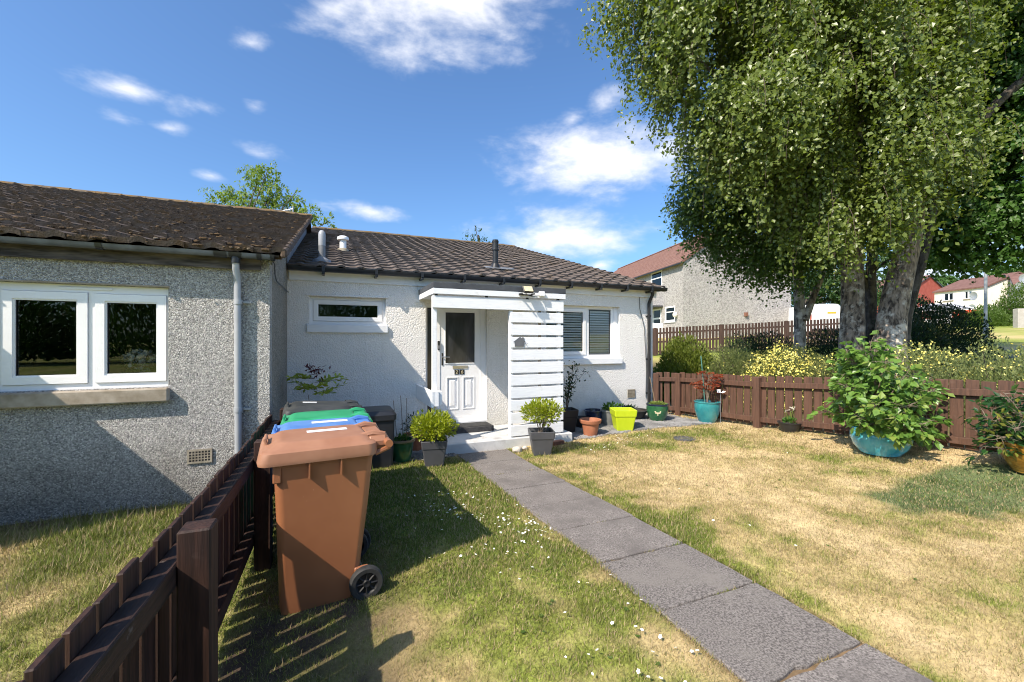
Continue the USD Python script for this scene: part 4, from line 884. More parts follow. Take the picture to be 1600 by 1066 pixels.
def stems(pts0, pts1, r, rng, bend=.06):
    m = MB()
    for a, b in zip(pts0, pts1):
        a, b = np.array(a), np.array(b); c = (a + b) / 2 + rng.normal(0, bend, 3) * np.linalg.norm(b - a); m.tube([a, c, b], [r, r * .8, r * .5], 5)
    return m
def bush(name, label, loc, rx, ry, rz_, zc, n, size, leafm, stemm, seed, nst=9, cat='shrub', asp=.5, group=None, gaps=.0, flat=1.0):
    rng = np.random.default_rng(seed); t = thing(name, label, cat, loc, group=group)
    q = rng.normal(size=(n, 3)); q /= np.linalg.norm(q, axis=1, keepdims=True); rad = rng.random(n) ** .45
    q = q * rad[:, None]; bump = .75 + .5 * meshkit.noise(q * 2.6 + 5, seed)
    if gaps: k = meshkit.noise(q * 3.2 + 11, seed + 3) > gaps; q, bump = q[k], bump[k]
    P = q * bump[:, None] * [rx, ry, rz_] + [0, 0, zc]
    obj('foliage', leaves(P, size * rng.uniform(.7, 1.25, len(P)), rng, asp=asp, D=q + [0, 0, .4]), leafm, t)
    tips = P[rng.choice(len(P), nst)] * [.8, .8, 1]
    obj('stem', stems([(rng.normal(0, .02), rng.normal(0, .02), 0) for _ in range(nst)], tips, .007, rng), stemm, t)
    return t
# square planters either side of the path
pA = (1.335, 5.93); pB = (2.99, 5.90)
square_planter('square_planter', 'anthracite square planter left of the path under a yellow green shrub', K['planter'], G0(*pA), -12, .36, .36, .25)
square_planter('square_planter', 'anthracite square planter in front of the white porch boards', K['planter'], G0(*pB), -18, .36, .38, .26)
za, zb = float(gz(*pA)) + .31, float(gz(*pB)) + .31
bush('yellow_shrub', 'yellow green leafy shrub in the planter left of the path', (*pA, za), .30, .28, .19, .22, 1900, .060, K['shrub_y'], K['stem'], 81)
bush('yellow_shrub', 'yellow green shrub on bare stems in front of the porch boards', (*pB, za), .30, .27, .17, .33, 1500, .056, K['shrub_y'], K['stem'], 82, nst=16)
# lime planter
pl_ = (5.14, 6.70)
square_planter('square_planter', 'empty bright lime square planter on the gravel', K['lime'], G0(*pl_), -22, .385, .43, .30, soil=True)
# round pots
pot_prof = lambda r0, r1, h, th=.02, lip=.012: [(r0 * .2, 0), (r0, 0), (r0 * 1.02, .01), ((r0 + r1) / 2 * 1.03, h * .5), (r1 * .97, h - .045), (r1 * .985, h - .04), (r1 + lip, h - .03), (r1 + lip, h - .004), (r1 + lip - .008, h), (r1 - th + .006, h - .002), (r1 - th, h - .05), (r1 - th - .01, h - .10)]
round_pot('terracotta_pot', 'terracotta pot with a thick rim on the gravel', K['terracotta'], G0(4.38, 6.66), [(.05, 0), (.115, 0), (.122, .012), (.155, .21), (.16, .215), (.185, .225), (.20, .265), (.20, .285), (.192, .292), (.165, .285), (.155, .24), (.15, .2)], (.15, .235))
egg = [(.05, 0), (.13, 0), (.145, .01), (.19, .10), (.215, .20), (.222, .27), (.215, .315), (.222, .325), (.226, .335), (.22, .345), (.20, .34), (.195, .30), (.19, .28)]
round_pot('glazed_pot', 'green glazed pot with a pale dragonfly beside the fence end', K['green_glaze'], G0(6.20, 6.96), egg, (.19, .325), rim=[(.216, .312), (.2275, .325), (.2285, .338), (.22, .3475), (.20, .342)])
df = MB()
for sx, sz, w in ((-1, .022, .062), (1, .022, .062), (-1, -.004, .05), (1, -.004, .05)): df.box(min(0, sx * w), max(0, sx * w), -.004, .002, sz - .011, sz + .011, .003)
df.box(-.007, .007, -.005, .002, -.06, .06, .003)
v, f = df.get(); th = -2.25; Md = rotz(math.degrees(th) + 90)
obj('dragonfly', (v @ Md[:3, :3].T + [.2085 * math.cos(th), .2085 * math.sin(th), .185], f), K['brass'], '/World/glazed_pot')
bush('sedum_mat', 'low yellow green sedum in the dragonfly pot', (6.20, 6.96, float(gz(6.20, 6.96)) + .32), .17, .17, .045, .02, 500, .035, K['sedum'], K['stem'], 83, nst=3, cat='plant')
cn = thing('bamboo_cane', 'pale bare cane leaning in the dragonfly pot', 'cane', (6.17, 6.97, float(gz(6.17, 6.97)) + .30))
obj('cane_rod', MB().tube([(0, 0, 0), (-.10, .06, .58)], .007, 6), K['cane'], cn); obj('cane_tip', MB().tube([(-.10, .06, .58), (-.103, .062, .60)], .008, 6), K['stem'], cn)
tp = (6.97, 6.40)
round_pot('glazed_pot', 'teal glazed pot against the red brown fence', K['teal_glaze'], G0(*tp), [(a * 1.02, b * 1.02) for a, b in [(.05, 0), (.14, 0), (.155, .01), (.205, .13), (.232, .24), (.236, .32), (.232, .375), (.243, .385), (.246, .40), (.238, .408), (.215, .40), (.205, .35), (.2, .33)]], (.2, .38))
tz = float(gz(*tp)) + .38
def spray_plant(name, label, loc, nst, hgt, spread, nl, lsize, leafm, seed, cat='plant', asp=.35, lean=(0, 0)):
    """upright stems carrying layered sprays of narrow leaflets"""
    rng = np.random.default_rng(seed); t = thing(name, label, cat, loc)
    sm_ = MB(); P = []; D = []
    for s in range(nst):
        a = rng.uniform(0, 2 * PI); tip = np.array([math.cos(a) * spread * .4 + lean[0], math.sin(a) * spread * .4 + lean[1], hgt * rng.uniform(.6, 1.0)])
        sm_.tube([(0, 0, 0), tip * [.5, .5, .55], tip], [.009, .007, .004], 5)
        for k in range(nl):
            u = rng.uniform(.35, 1.0); b = tip * u * [1, 1, 1]; az = rng.uniform(0, 2 * PI); ln = spread * rng.uniform(.5, 1.0)
            e = b + np.array([math.cos(az) * ln, math.sin(az) * ln, ln * rng.uniform(-.05, .35)])
            sm_.tube([b, (b + e) / 2 + [0, 0, .03], e], [.003, .0025, .0015], 4)
            for w in np.linspace(.3, 1.0, 7):
                for sd in (-1, 1):
                    P.append(b + (e - b) * w + [0, 0, .03 * (1 - abs(2 * w - 1))]); D.append((e - b) / ln * .8 + sd * np.array([-math.sin(az), math.cos(az), .1]))
    obj('stem', sm_, K['stem'], t)
    if P: obj('foliage', leaves(np.array(P), lsize * rng.uniform(.7, 1.2, len(P)), rng, asp=asp, D=np.array(D)), leafm, t)
    return t
spray_plant('heavenly_bamboo', 'red and yellow leafed plant in the teal pot', (*tp, tz), 4, .62, .26, 9, .075, K['nan_leaf'], 84, lean=(.02, -.03))
tc = thing('plant_cane', 'green plastic cane standing in the teal pot', 'cane', (tp[0] - .06, tp[1], tz - .05))
obj('cane_rod', MB().tube([(0, 0, 0), (-.03, .02, .55), (-.075, .03, 1.0)], .009, 7), K['teal_cane'], tc); obj('cane_tie', MB().tube([(-.03, .02, .54), (-.031, .021, .56)], .013, 7), K['stem'], tc)
bf = thing('butterfly_ornament', 'small white butterfly ornament beside the teal pot', 'ornament', (7.09, 6.18, float(gz(7.09, 6.18))))
obj('wire', MB().tube([(0, 0, 0), (.0, .0, .62)], .004, 5), K['steel'], bf)
obj('wing', MB().add(*leaves(np.array([[0, 0, .60]]), .10, np.random.default_rng(1), asp=.9, D=np.array([[-.6, .3, .6]]))), K['petal'], bf)
obj('wing', MB().add(*leaves(np.array([[0, 0, .60]]), .10, np.random.default_rng(2), asp=.9, D=np.array([[.3, -.6, .4]]))), K['petal'], bf)
bp = (7.28, 4.93)
round_pot('plastic_bowl', 'low black plastic bowl of rosettes by the fence', K['black_pot'], G0(*bp), [(.04, 0), (.115, 0), (.12, .01), (.155, .09), (.175, .145), (.185, .15), (.185, .165), (.16, .165), (.15, .12)], (.155, .15), cat='bowl')
hz = float(gz(*bp)) + .155
bush('houseleek', 'green rosettes with two flower stalks in the black bowl', (*bp, hz), .09, .09, .045, .03, 160, .055, K['dog_leaf'], K['stem'], 85, nst=3, cat='plant')
rng = np.random.default_rng(86)
fs = MB(); fl_ = []
for dx, dy, h in ((-.05, .03, .20), (.02, -.04, .24), (.05, .02, .21)):
    fs.tube([(dx * .3, dy * .3, 0), (dx, dy, h)], .006, 5); fl_ += list(np.array([dx, dy, h]) + rng.normal(0, .02, (14, 3)))
obj('flower_stalk', fs, K['sedum'], '/World/houseleek'); obj('flower_head', leaves(np.array(fl_), .03, rng, asp=.8), K['flower_pale'], '/World/houseleek')
# turquoise bowl with the big shrub
tb = (6.86, 3.40)
round_pot('glazed_bowl', 'large turquoise glazed bowl under the big leafy shrub', K['turq_glaze'], G0(*tb), [(a * .76, b * .90) for a, b in [(.08, 0), (.26, 0), (.29, .015), (.39, .12), (.435, .23), (.43, .31), (.40, .355), (.41, .365), (.41, .385), (.395, .39), (.37, .38), (.36, .33), (.35, .3)]], (.27, .315), cat='bowl', seg=48)
def leafy_shrub(name, label, loc, boughs, lsize, leafm, seed, single, per, cat='shrub', asp=.72, droop=.5, buds=None):
    """boughs: tips relative to the root; the leaves that show largest are separate parts"""
    rng = np.random.default_rng(seed); t = thing(name, label, cat, loc); st = MB(); pts = []
    for b in boughs:
        b = np.array(b, float); mid = b * [.42, .42, .58] + rng.normal(0, .03, 3)
        c = np.array([[0, 0, 0], mid * .55, mid, (mid + b) / 2 + [0, 0, .02], b]) + 0
        st.tube(c, [.013, .011, .008, .006, .003], 6)
        for k in range(per):
            u = rng.uniform(.35, 1.0) ** .7 * 4; i = min(int(u), 3); p = c[i] + (c[i + 1] - c[i]) * (u - i)
            sub = rng.normal(size=3) * [1, 1, .55]; sub /= np.linalg.norm(sub); e = p + sub * rng.uniform(.04, .17)
            st.tube([p, e], [.003, .002], 4)
            for j in range(3): pts.append((e + rng.normal(0, .022, 3), sub + [0, 0, -droop]))
    obj('stem', st, K['stem'], t)
    P = np.array([p for p, d in pts]); D = np.array([d for p, d in pts]); order = np.argsort(P @ np.array([.75, .62, -.15])); n1 = min(single, len(P))
    for k in order[:n1]:
        obj('leaf', leaves(P[k:k + 1], lsize * rng.uniform(.75, 1.2), rng, asp=asp, D=D[k:k + 1], up=.55), leafm[int(rng.integers(len(leafm)))], t)
    if n1 < len(P):
        o = order[n1:]; obj('leaf', leaves(P[o], lsize * rng.uniform(.75, 1.2, len(o)), rng, asp=asp, D=D[o], up=.55), leafm[0], t, kind='stuff')
    return t
def flatleaf(name, c): 
    return usdkit.material(stage, f'/World/Looks/{name}', {'p': ('principled_bsdf', dict(base_color=c, roughness=.38, specular_ior_level=.5)), 'geo': ('geometry', {}), 'nz': ('noise_texture', dict(scale=14.0)), 'mr': ('map_range', dict(from_min=.3, from_max=.7, to_min=.8, to_max=1.2)),
        'h': ('hsv', dict(color=c)), 't': ('translucent_bsdf', dict(color=tuple(1.5 * x for x in c))), 'm': ('mix_closure', dict(fac=.28))}, [('geo.position', 'nz.vector'), ('nz.fac', 'mr.value'), ('mr.result', 'h.value'), ('h.color', 'p.base_color'), ('p.BSDF', 'm.closure1'), ('t.BSDF', 'm.closure2')], surface='m.closure')
FL = [flatleaf('shrub_leaf_light', (.125, .225, .038)), flatleaf('shrub_leaf_mid', (.088, .175, .028)), flatleaf('shrub_leaf_yellowed', (.19, .26, .05))]
rng = np.random.default_rng(88)
bo = []
for k in range(46):
    a = rng.uniform(0, 2 * PI); z = rng.uniform(.05, 1.25); r = (.70 * math.sqrt(max(0, 1 - ((z - .42) / .9) ** 2)) if z > .1 else .52) * rng.uniform(.6, 1.05)
    bo.append((math.cos(a) * r, math.sin(a) * r, z))
leafy_shrub('leafy_shrub', 'big bright green broad leafed shrub filling the turquoise bowl', (*tb, float(gz(*tb)) + .30), bo, .100, FL, 89, 295, 26)
# amber bowl with camellia at the right edge
ab = (7.20, 2.12)
round_pot('glazed_bowl', 'amber ribbed bowl cut by the right edge of the picture', K['amber_glaze'], G0(*ab), [(a * .70, b * 1.05) for a, b in [(.08, 0), (.22, 0), (.24, .012)] + [(.24 + .17 * math.sin(i / 18 * 1.45) + (.006 if i % 2 else 0), .02 + .27 * i / 18) for i in range(19)] + [(.425, .30), (.43, .32), (.415, .325), (.39, .31), (.38, .28)]], (.27, .305), cat='bowl', seg=48)
CL = [flatleaf('camellia_leaf_dark', (.018, .062, .013)), flatleaf('camellia_leaf_mid', (.045, .10, .02)), flatleaf('camellia_leaf_yellow', (.16, .17, .025))]
rng = np.random.default_rng(90); bo = []
for k in range(24):
    a = rng.uniform(0, 2 * PI); z = rng.uniform(-.02, .62); r = rng.uniform(.22, .50); bo.append((math.cos(a) * r, math.sin(a) * r, z))
bo += [(-.46, .17, .10), (-.52, .22, .36), (-.42, .27, .0), (-.27, .15, .62)]
leafy_shrub('camellia', 'glossy dark leafed camellia in the amber bowl', (*ab, float(gz(*ab)) + .28), bo, .088, CL, 91, 290, 15, asp=.5, droop=.25)
obj('blossom', leaves(np.array([[-.33, -.10, .18]] * 9) + rng.normal(0, .012, (9, 3)), .05, rng, asp=.9), K['pink'], '/World/camellia')
# pots in the shade of the porch, and by the left planter
tall = (4.14, 7.10)
square_planter('square_planter', 'tall black planter in the shade beside the porch boards', K['black_pot'], G0(*tall), -10, .44, .36, .24)
rng = np.random.default_rng(92)
t = thing('climbing_plant', 'dark leafy climber in the tall black planter', 'plant', (*tall, float(gz(*tall)) + .40)); st = MB(); P = []
for k in range(9):
    a = rng.uniform(0, 2 * PI); tip = np.array([rng.uniform(-.1, .32), rng.uniform(-.2, .1), rng.uniform(.35, .95)]); c = np.array([[0, 0, 0], tip * [.3, .3, .6], tip, tip + [rng.uniform(0, .12), 0, -.08]])
    st.tube(c, [.006, .005, .003, .002], 5)
    for u in rng.uniform(.3, 1, 26): P.append(c[0] + (tip) * u * [u, u, 1] + rng.normal(0, .05, 3))
obj('stem', st, K['dark_stem'], t); obj('foliage', leaves(np.array(P), .06, rng, asp=.6), K['climb_leaf'], t)
round_pot('glazed_pot', 'dark blue glazed pot at the foot of the white wall', K['blue_glaze'], G0(4.92, 7.36), pot_prof(.13, .19, .30), (.165, .25))
round_pot('plastic_pot', 'low black pot half hidden behind the dark blue pot', K['black_pot'], G0(4.60, 7.30), pot_prof(.11, .15, .20), (.13, .16))
round_pot('grey_pot', 'grey pot with green leaves behind the lime planter', K['grey_pot'], G0(5.18, 7.16), pot_prof(.14, .19, .30), (.165, .25))
bush('green_plant', 'small green leafy plant in the grey pot', (5.22, 7.16, float(gz(5.2, 7.16)) + .26), .19, .15, .09, .07, 200, .07, K['dog_leaf'], K['stem'], 93, nst=4, cat='plant')
round_pot('plastic_bowl', 'black shallow bowl against the wall behind the lime planter', K['black_pot'], G0(5.92, 7.34), [(.04, 0), (.16, 0), (.17, .01), (.25, .13), (.27, .17), (.285, .175), (.285, .19), (.25, .19), (.24, .15)], (.245, .17), cat='bowl')
bush('green_plant', 'low green plant in the black wall bowl', (5.78, 7.34, float(gz(5.78, 7.34)) + .17), .16, .12, .06, .05, 160, .06, K['climb_leaf'], K['stem'], 94, nst=3, cat='plant')
gp_ = (.95, 6.32)
round_pot('glazed_pot', 'round green glazed pot with canes left of the yellow shrub', K['green_glaze'], G0(*gp_), pot_prof(.13, .175, .30), (.15, .26))
obj('rim', MB().lathe([(.183, .272), (.190, .28), (.190, .297), (.182, .304), (.160, .302)], 32), K['cane'], '/World/glazed_pot_004' if stage.GetPrimAtPath('/World/glazed_pot_004') else '/World/glazed_pot_003', smooth=40)
gz_ = float(gz(*gp_)) + .25
for (dx, dy, ex, ey, h), lab in zip(((-.06, .02, -.11, .04, .60), (.03, .05, .0, .10, .66), (.07, .0, .075, .02, .63)), ('leftmost of three thin canes in the round green pot', 'middle and tallest of three thin canes in the round green pot', 'rightmost of three thin canes in the round green pot')):
    c = thing('garden_cane', lab, 'cane', (gp_[0] + dx, gp_[1] + dy, gz_)); obj('cane_rod', MB().tube([(0, 0, 0), ((ex - dx), (ey - dy), h)], .005, 6), K['stem'], c); obj('cane_tip', MB().tube([((ex - dx), (ey - dy), h), ((ex - dx) * 1.01, (ey - dy) * 1.01, h + .012)], .006, 6), K['cane'], c)
bush('grassy_plant', 'tuft of thin green leaves in the round green pot', (gp_[0], gp_[1], gz_), .09, .09, .06, .05, 160, .07, K['dog_leaf'], K['stem'], 95, nst=3, cat='plant', asp=.15)
round_pot('terracotta_pot', 'small terracotta pot half hidden behind the yellow shrub', K['terracotta'], G0(1.22, 6.85), pot_prof(.12, .16, .26), (.14, .22))
bush('wispy_plant', 'wispy green plant in the terracotta pot behind the yellow shrub', (1.20, 6.85, float(gz(1.2, 6.85)) + .22), .16, .12, .20, .16, 170, .055, K['climb_leaf'], K['stem'], 96, nst=8, cat='plant', asp=.3)
# plants behind the bins
mp = (-.22, 6.72)
round_pot('plastic_pot', 'tall pot hidden behind the bins below the spiny plant', K['black_pot'], G0(*mp), pot_prof(.16, .21, .45), (.19, .40))
spray_plant('mahonia', 'yellow green spiny leafed plant rising behind the dark grey bin', (mp[0], mp[1], float(gz(*mp)) + .40), 1, .72, .34, 0, .08, K['mah_leaf'], 97)
rng = np.random.default_rng(98); P = []; D = []; st = MB()
for k in range(15):
    az = k * 2.4; el = rng.uniform(.02, .30); ln = rng.uniform(.25, .40); b = np.array([0.02, 0, .56 + .26 * (k % 5) / 5]); e = b + np.array([math.cos(az) * ln, math.sin(az) * ln, ln * el])
    st.tube([b, e], [.004, .002], 4)
    for w in np.linspace(.25, 1, 7):
        for sd in (-1, 1): P.append(b + (e - b) * w); D.append((e - b) / ln * .7 + sd * np.array([-math.sin(az), math.cos(az), .15]))
obj('frond', leaves(np.array(P), .095, rng, asp=.45, D=np.array(D)), K['mah_leaf'], '/World/mahonia'); obj('frond_stalk', st, K['stem'], '/World/mahonia')
q = rng.normal(0, 1, (40, 3)) * [.06, .06, .05] + [.03, 0, .86]
obj('red_shoot', leaves(q, .09, rng, asp=.3, D=q - [.03, 0, .7]), K['red_leaf'], '/World/mahonia')
bush('red_plant', 'small dark red leafed plant peeping over the dark grey bin', (.24, 6.62, float(gz(.2, 6.6)) + .35), .09, .09, .12, .36, 90, .08, K['red_leaf'], K['dark_stem'], 99, nst=5, cat='plant')
round_pot('plastic_pot', 'small pot hidden behind the bins below the red plant', K['black_pot'], G0(.24, 6.62), pot_prof(.1, .14, .40), (.125, .35))
# stone, brick, drain cover
def pebble(r, seed, sub=2):
    m = trimesh.creation.icosphere(sub, 1.0); v = np.array(m.vertices); v *= (1 + .35 * (meshkit.noise(v * 1.4 + 7, seed)[:, None] - .5)) * np.array(r); return v, np.array(m.faces)
v, f = pebble((.085, .07, .05), 5, 3); obj('stone', (v + G0(2.70, 6.16, .03), f), K['stone'], smooth=True, label='pale rounded stone at the corner of path and porch slab', cat='stone')
v, f = pebble((.05, .045, .035), 9, 3); obj('stone', (v + G0(2.87, 6.24, .02), f), K['stone'], smooth=True, label='smaller pale stone beside the front planter', cat='stone')
obj('loose_brick', MB().box(-.11, .11, -.05, .05, 0, .065, .006, M=rotz(8, G0(3.50, 6.30))), K['brick'], label='red brick lying at the foot of the porch boards', cat='brick')
dc = thing('drain_cover', 'small round metal drain cover in the lawn', 'drain cover', G0(5.50, 5.52, .012))
obj('cover_plate', MB().lathe([(.15, -.03), (.15, .004), (.14, .010), (.001, .010)], 28), K['iron'], dc); obj('cover_rim', MB().lathe([(.155, -.03), (.175, -.03), (.175, .012), (.155, .012)], 28), K['iron'], dc)

# ------------------------------------------------------------------ gravel and daisies
def make_gravel():
    rng = np.random.default_rng(15); n = 26000
    x = rng.uniform(.2, 7.15, n); y = rng.uniform(6.0, 7.57, n); k = (gravel_amt(x, y) > rng.random(n) * .9) ; x, y = x[k], y[k]
    o = np.array([[1, 0, 0], [-1, 0, 0], [0, 1, 0], [0, -1, 0], [0, 0, 1], [0, 0, -1.0]]); F = np.array([[0, 2, 4], [2, 1, 4], [1, 3, 4], [3, 0, 4], [2, 0, 5], [1, 2, 5], [3, 1, 5], [0, 3, 5]])
    n = len(x); s = rng.uniform(.009, .021, (n, 1, 1)) * rng.uniform(.7, 1.3, (n, 6, 1)); V = o[None] * s * [1, 1, .7]
    a = rng.uniform(0, 2 * PI, n); c, s_ = np.cos(a), np.sin(a)
    V = np.stack([V[..., 0] * c[:, None] - V[..., 1] * s_[:, None], V[..., 0] * s_[:, None] + V[..., 1] * c[:, None], V[..., 2]], -1)
    V += np.stack([x, y, gz(x, y) + .012], -1)[:, None]
    return V.reshape(-1, 3), (F[None] + 6 * np.arange(n)[:, None, None]).reshape(-1, 3)
obj('gravel', make_gravel(), K['gravelm'], kind='stuff', label='grey gravel along the foot of the white bungalow', cat='gravel')
def make_daisies():
    rng = np.random.default_rng(16); cl = [(1.0, 4.05, .22, 26), (1.30, 3.75, .20, 24), (1.55, 3.55, .14, 22), (1.62, 3.25, .14, 22), (1.15, 3.10, .24, 20), (1.05, 4.6, .22, 20), (1.45, 4.35, .18, 8), (1.2, 2.75, .15, 6), (1.7, 2.35, .2, 8), (1.62, 1.85, .2, 10),
          (1.45, 1.62, .18, 10), (1.2, 1.7, .15, 6), (1.25, 1.45, .15, 6), (1.9, 1.5, .1, 0), (4.3, 5.9, .35, 40), (4.9, 6.05, .25, 18), (3.8, 5.7, .3, 14), (3.4, 4.4, .6, 6), (5.2, 3.6, 1.2, 6), (3.3, 2.7, .3, 4), (-1.6, 3.8, .4, 3)]
    p = np.vstack([np.stack([rng.normal(x, s, n), rng.normal(y, s * .55, n)], 1) for x, y, s, n in cl if n]); p = p[~((p[:, 0] > PATH[0] - .03) & (p[:, 0] < PATH[1] + .03))]
    pet, cen, stk = MB(), MB(), MB()
    for x, y in p:
        r = rng.uniform(.007, .012); z = float(gz(x, y)) + .035 * (float(fb(np.array(x), np.array(y), 2.2, 51)) - .5) + rng.uniform(.025, .045); tl = rng.normal(0, .25, 2)
        a = np.arange(10) * PI / 5; rr = r * np.where(np.arange(10) % 2, .72, 1.0)
        v = np.vstack([[[0, 0, 0]], np.stack([rr * np.cos(a), rr * np.sin(a), .15 * r + tl[0] * rr * np.cos(a) + tl[1] * rr * np.sin(a)], 1)]) + [x, y, z]
        pet.add(v, np.array([[0, i + 1, (i + 1) % 10 + 1] for i in range(10)]))
        v = np.vstack([[[0, 0, .004]], np.stack([.3 * r * np.cos(a[::2]), .3 * r * np.sin(a[::2]), np.full(5, .002)], 1)]) + [x, y, z]
        cen.add(v, np.array([[0, i + 1, (i + 1) % 5 + 1] for i in range(5)]))
    return pet, cen
ds = thing('daisies', 'small white daisies scattered in clusters over the lawn', 'daisies'); say(ds, kind='stuff')
_p, _c2 = make_daisies(); obj('petals', _p, K['petal'], ds, kind='stuff'); obj('flower_centres', _c2, K['yellow'], ds, kind='stuff')

def make_weeds():
    rng = np.random.default_rng(77); P, D, Z = [], [], []
    for k in range(110):
        x, y = (rng.uniform(.5, 1.75), rng.uniform(1.2, 5.6)) if k % 2 else (rng.uniform(2.65, 7.2), rng.uniform(1.2, 6.0))
        if k % 9 == 0: x, y = rng.uniform(-2.6, -.8), rng.uniform(2.0, 5.3)
        if patch(np.array(x), np.array(y)) > .3: continue
        r = rng.uniform(.010, .024); z = float(gz(x, y)) + .010
        for a in np.arange(7) * .9 + rng.uniform(0, 6): P.append((x, y, z)); D.append((math.cos(a) * 3, math.sin(a) * 3, 1.1)); Z.append(r * rng.uniform(.7, 1.2))
    return leaves(np.array(P), np.array(Z), rng, up=2.0, asp=.55, D=np.array(D))
obj('lawn_weeds', make_weeds(), K['far_hedge'], kind='stuff', label='small flat green weeds dotted through the dry lawn', cat='weeds')

# ------------------------------------------------------------------ shrubs behind the right fence
def hedge_shrub(name, label, loc, rx, ry, h, n, size, leafm, seed, flowers=0, fy=None, cat='shrub', twig=K['dark_stem'], nst=26, asp=.42, fsize=.035, gaps=.30, shell=.5, hk=1.0):
    rng = np.random.default_rng(seed); t = thing(name, label, cat, loc)
    if hk > 1: n, size = int(n * 1.6), size * 1.12
    q = rng.normal(size=(n * 2, 3)); q[:, 2] = np.abs(q[:, 2]); q /= np.linalg.norm(q, axis=1, keepdims=True); rad = rng.random(2 * n) ** shell
    lump = .70 + .62 * meshkit.fbm(q * 2.3 + 3.1 * seed, 3, seed); k = meshkit.noise(q * rad[:, None] * 5.2 + seed, seed + 1) > gaps; q, rad, lump = q[k][:n], rad[k][:n], lump[k][:n]
    P = q * (rad * lump)[:, None] * [rx, ry, h * hk] + [0, 0, .05 * h]
    obj('foliage', leaves(P, size * rng.uniform(.7, 1.3, len(P)), rng, asp=asp, D=q * .6 + [0, 0, .5]), leafm, t)
    tips = P[rng.choice(len(P), nst)]
    obj('stem', stems([(rng.normal(0, rx * .12), rng.normal(0, ry * .12), -.05) for _ in range(nst)], tips, .010, rng, .05), twig, t)
    if flowers:
        out = np.where(rad > .62)[0]; w = q[out, 2] + .35; ch = rng.choice(out, flowers, p=np.clip(w, .05, 2) / np.clip(w, .05, 2).sum()); F = P[ch] * 1.04 + rng.normal(0, .025, (flowers, 3))
        obj('flower', leaves(np.vstack([F, F]), fsize, rng, asp=1.0, up=.8), K['yellow'], t, kind='stuff')
    return t
def G1(x, y): return (x, y, float(gz(x, y)) - .03)
hedge_shrub('garden_shrub', 'olive yellow shrub on bare brown stems at the house end of the fence', G1(9.0, 9.0), .85, .8, 1.45, 8500, .075, K['pot_leaf2'], 101, nst=40, shell=.4, gaps=.22, hk=1.14)
hedge_shrub('garden_shrub', 'dense green shrub low beside the corner of the white bungalow', G1(8.3, 9.3), .6, .6, .85, 3500, .06, K['thin_leaf'], 102, hk=1.14)
hedge_shrub('garden_shrub', 'twiggy brown and olive shrub between the olive one and the yellow flowers', G1(9.3, 7.75), .9, .75, 1.25, 5200, .05, K['pot_leaf'], 103, flowers=30, nst=70, gaps=.42, hk=1.14)
hedge_shrub('garden_shrub', 'rounded mid green shrub in front of the boundary fence', G1(10.9, 9.0), .8, .8, 1.25, 4500, .06, K['grey_leaf'], 104, hk=1.14)
hedge_shrub('flowering_shrub', 'potentilla thick with yellow flowers at the middle of the fence', G1(9.2, 6.45), 1.05, .85, 1.15, 6500, .045, K['pot_leaf'], 105, flowers=2400, nst=60, gaps=.36, hk=1.14)
hedge_shrub('flowering_shrub', 'taller yellow flowering shrub at the foot of the thin birch', G1(10.6, 7.1), 1.1, .9, 1.25, 6500, .045, K['pot_leaf'], 106, flowers=650, nst=50, hk=1.14)
hedge_shrub('flowering_shrub', 'twiggy yellow dotted shrub left of the turquoise bowl shrub', G1(9.6, 5.55), .9, .8, 1.05, 5000, .045, K['pot_leaf'], 107, flowers=330, nst=80, gaps=.42, hk=1.14)
hedge_shrub('flowering_shrub', 'yellow flowering shrub right of the big leafy shrub', G1(9.7, 4.10), 1.0, .8, 1.15, 6000, .045, K['grey_leaf'], 108, flowers=650, nst=40, hk=1.14)
hedge_shrub('flowering_shrub', 'green shrub dotted with yellow behind the fence near the right edge', G1(9.9, 3.35), 1.0, .7, 1.10, 6000, .045, K['grey_leaf'], 109, flowers=200, nst=60, hk=1.14)
hedge_shrub('flowering_shrub', 'grey green shrub with few yellow flowers at the right edge of the picture', G1(9.6, 2.65), .9, .7, 1.05, 5200, .045, K['grey_leaf'], 110, flowers=240, nst=60, hk=1.14)
hedge_shrub('evergreen_shrub', 'low dark evergreen shrub under the thin birch by the boundary fence', G1(14.6, 10.9), 1.5, 1.2, 1.35, 6500, .085, K['hedge_leaf'], 111, gaps=.12, shell=.35)
hedge_shrub('evergreen_shrub', 'dark evergreen shrub in the shade between the birch trunks', G1(16.6, 9.6), 1.6, 1.2, 1.40, 6500, .085, K['hedge_leaf'], 112, gaps=.12, shell=.35)
hedge_shrub('evergreen_shrub', 'large dark rounded hedge right of the leaning birch', G1(20.3, 8.6), 2.05, 1.8, 2.15, 15000, .095, K['hedge_leaf'], 113, gaps=.10, shell=.3)
hedge_shrub('evergreen_shrub', 'dark hedge filling the shade behind the leaning birch', G1(17.8, 8.15), 1.4, 1.2, 1.7, 9000, .09, K['hedge_leaf'], 114, gaps=.10, shell=.3)

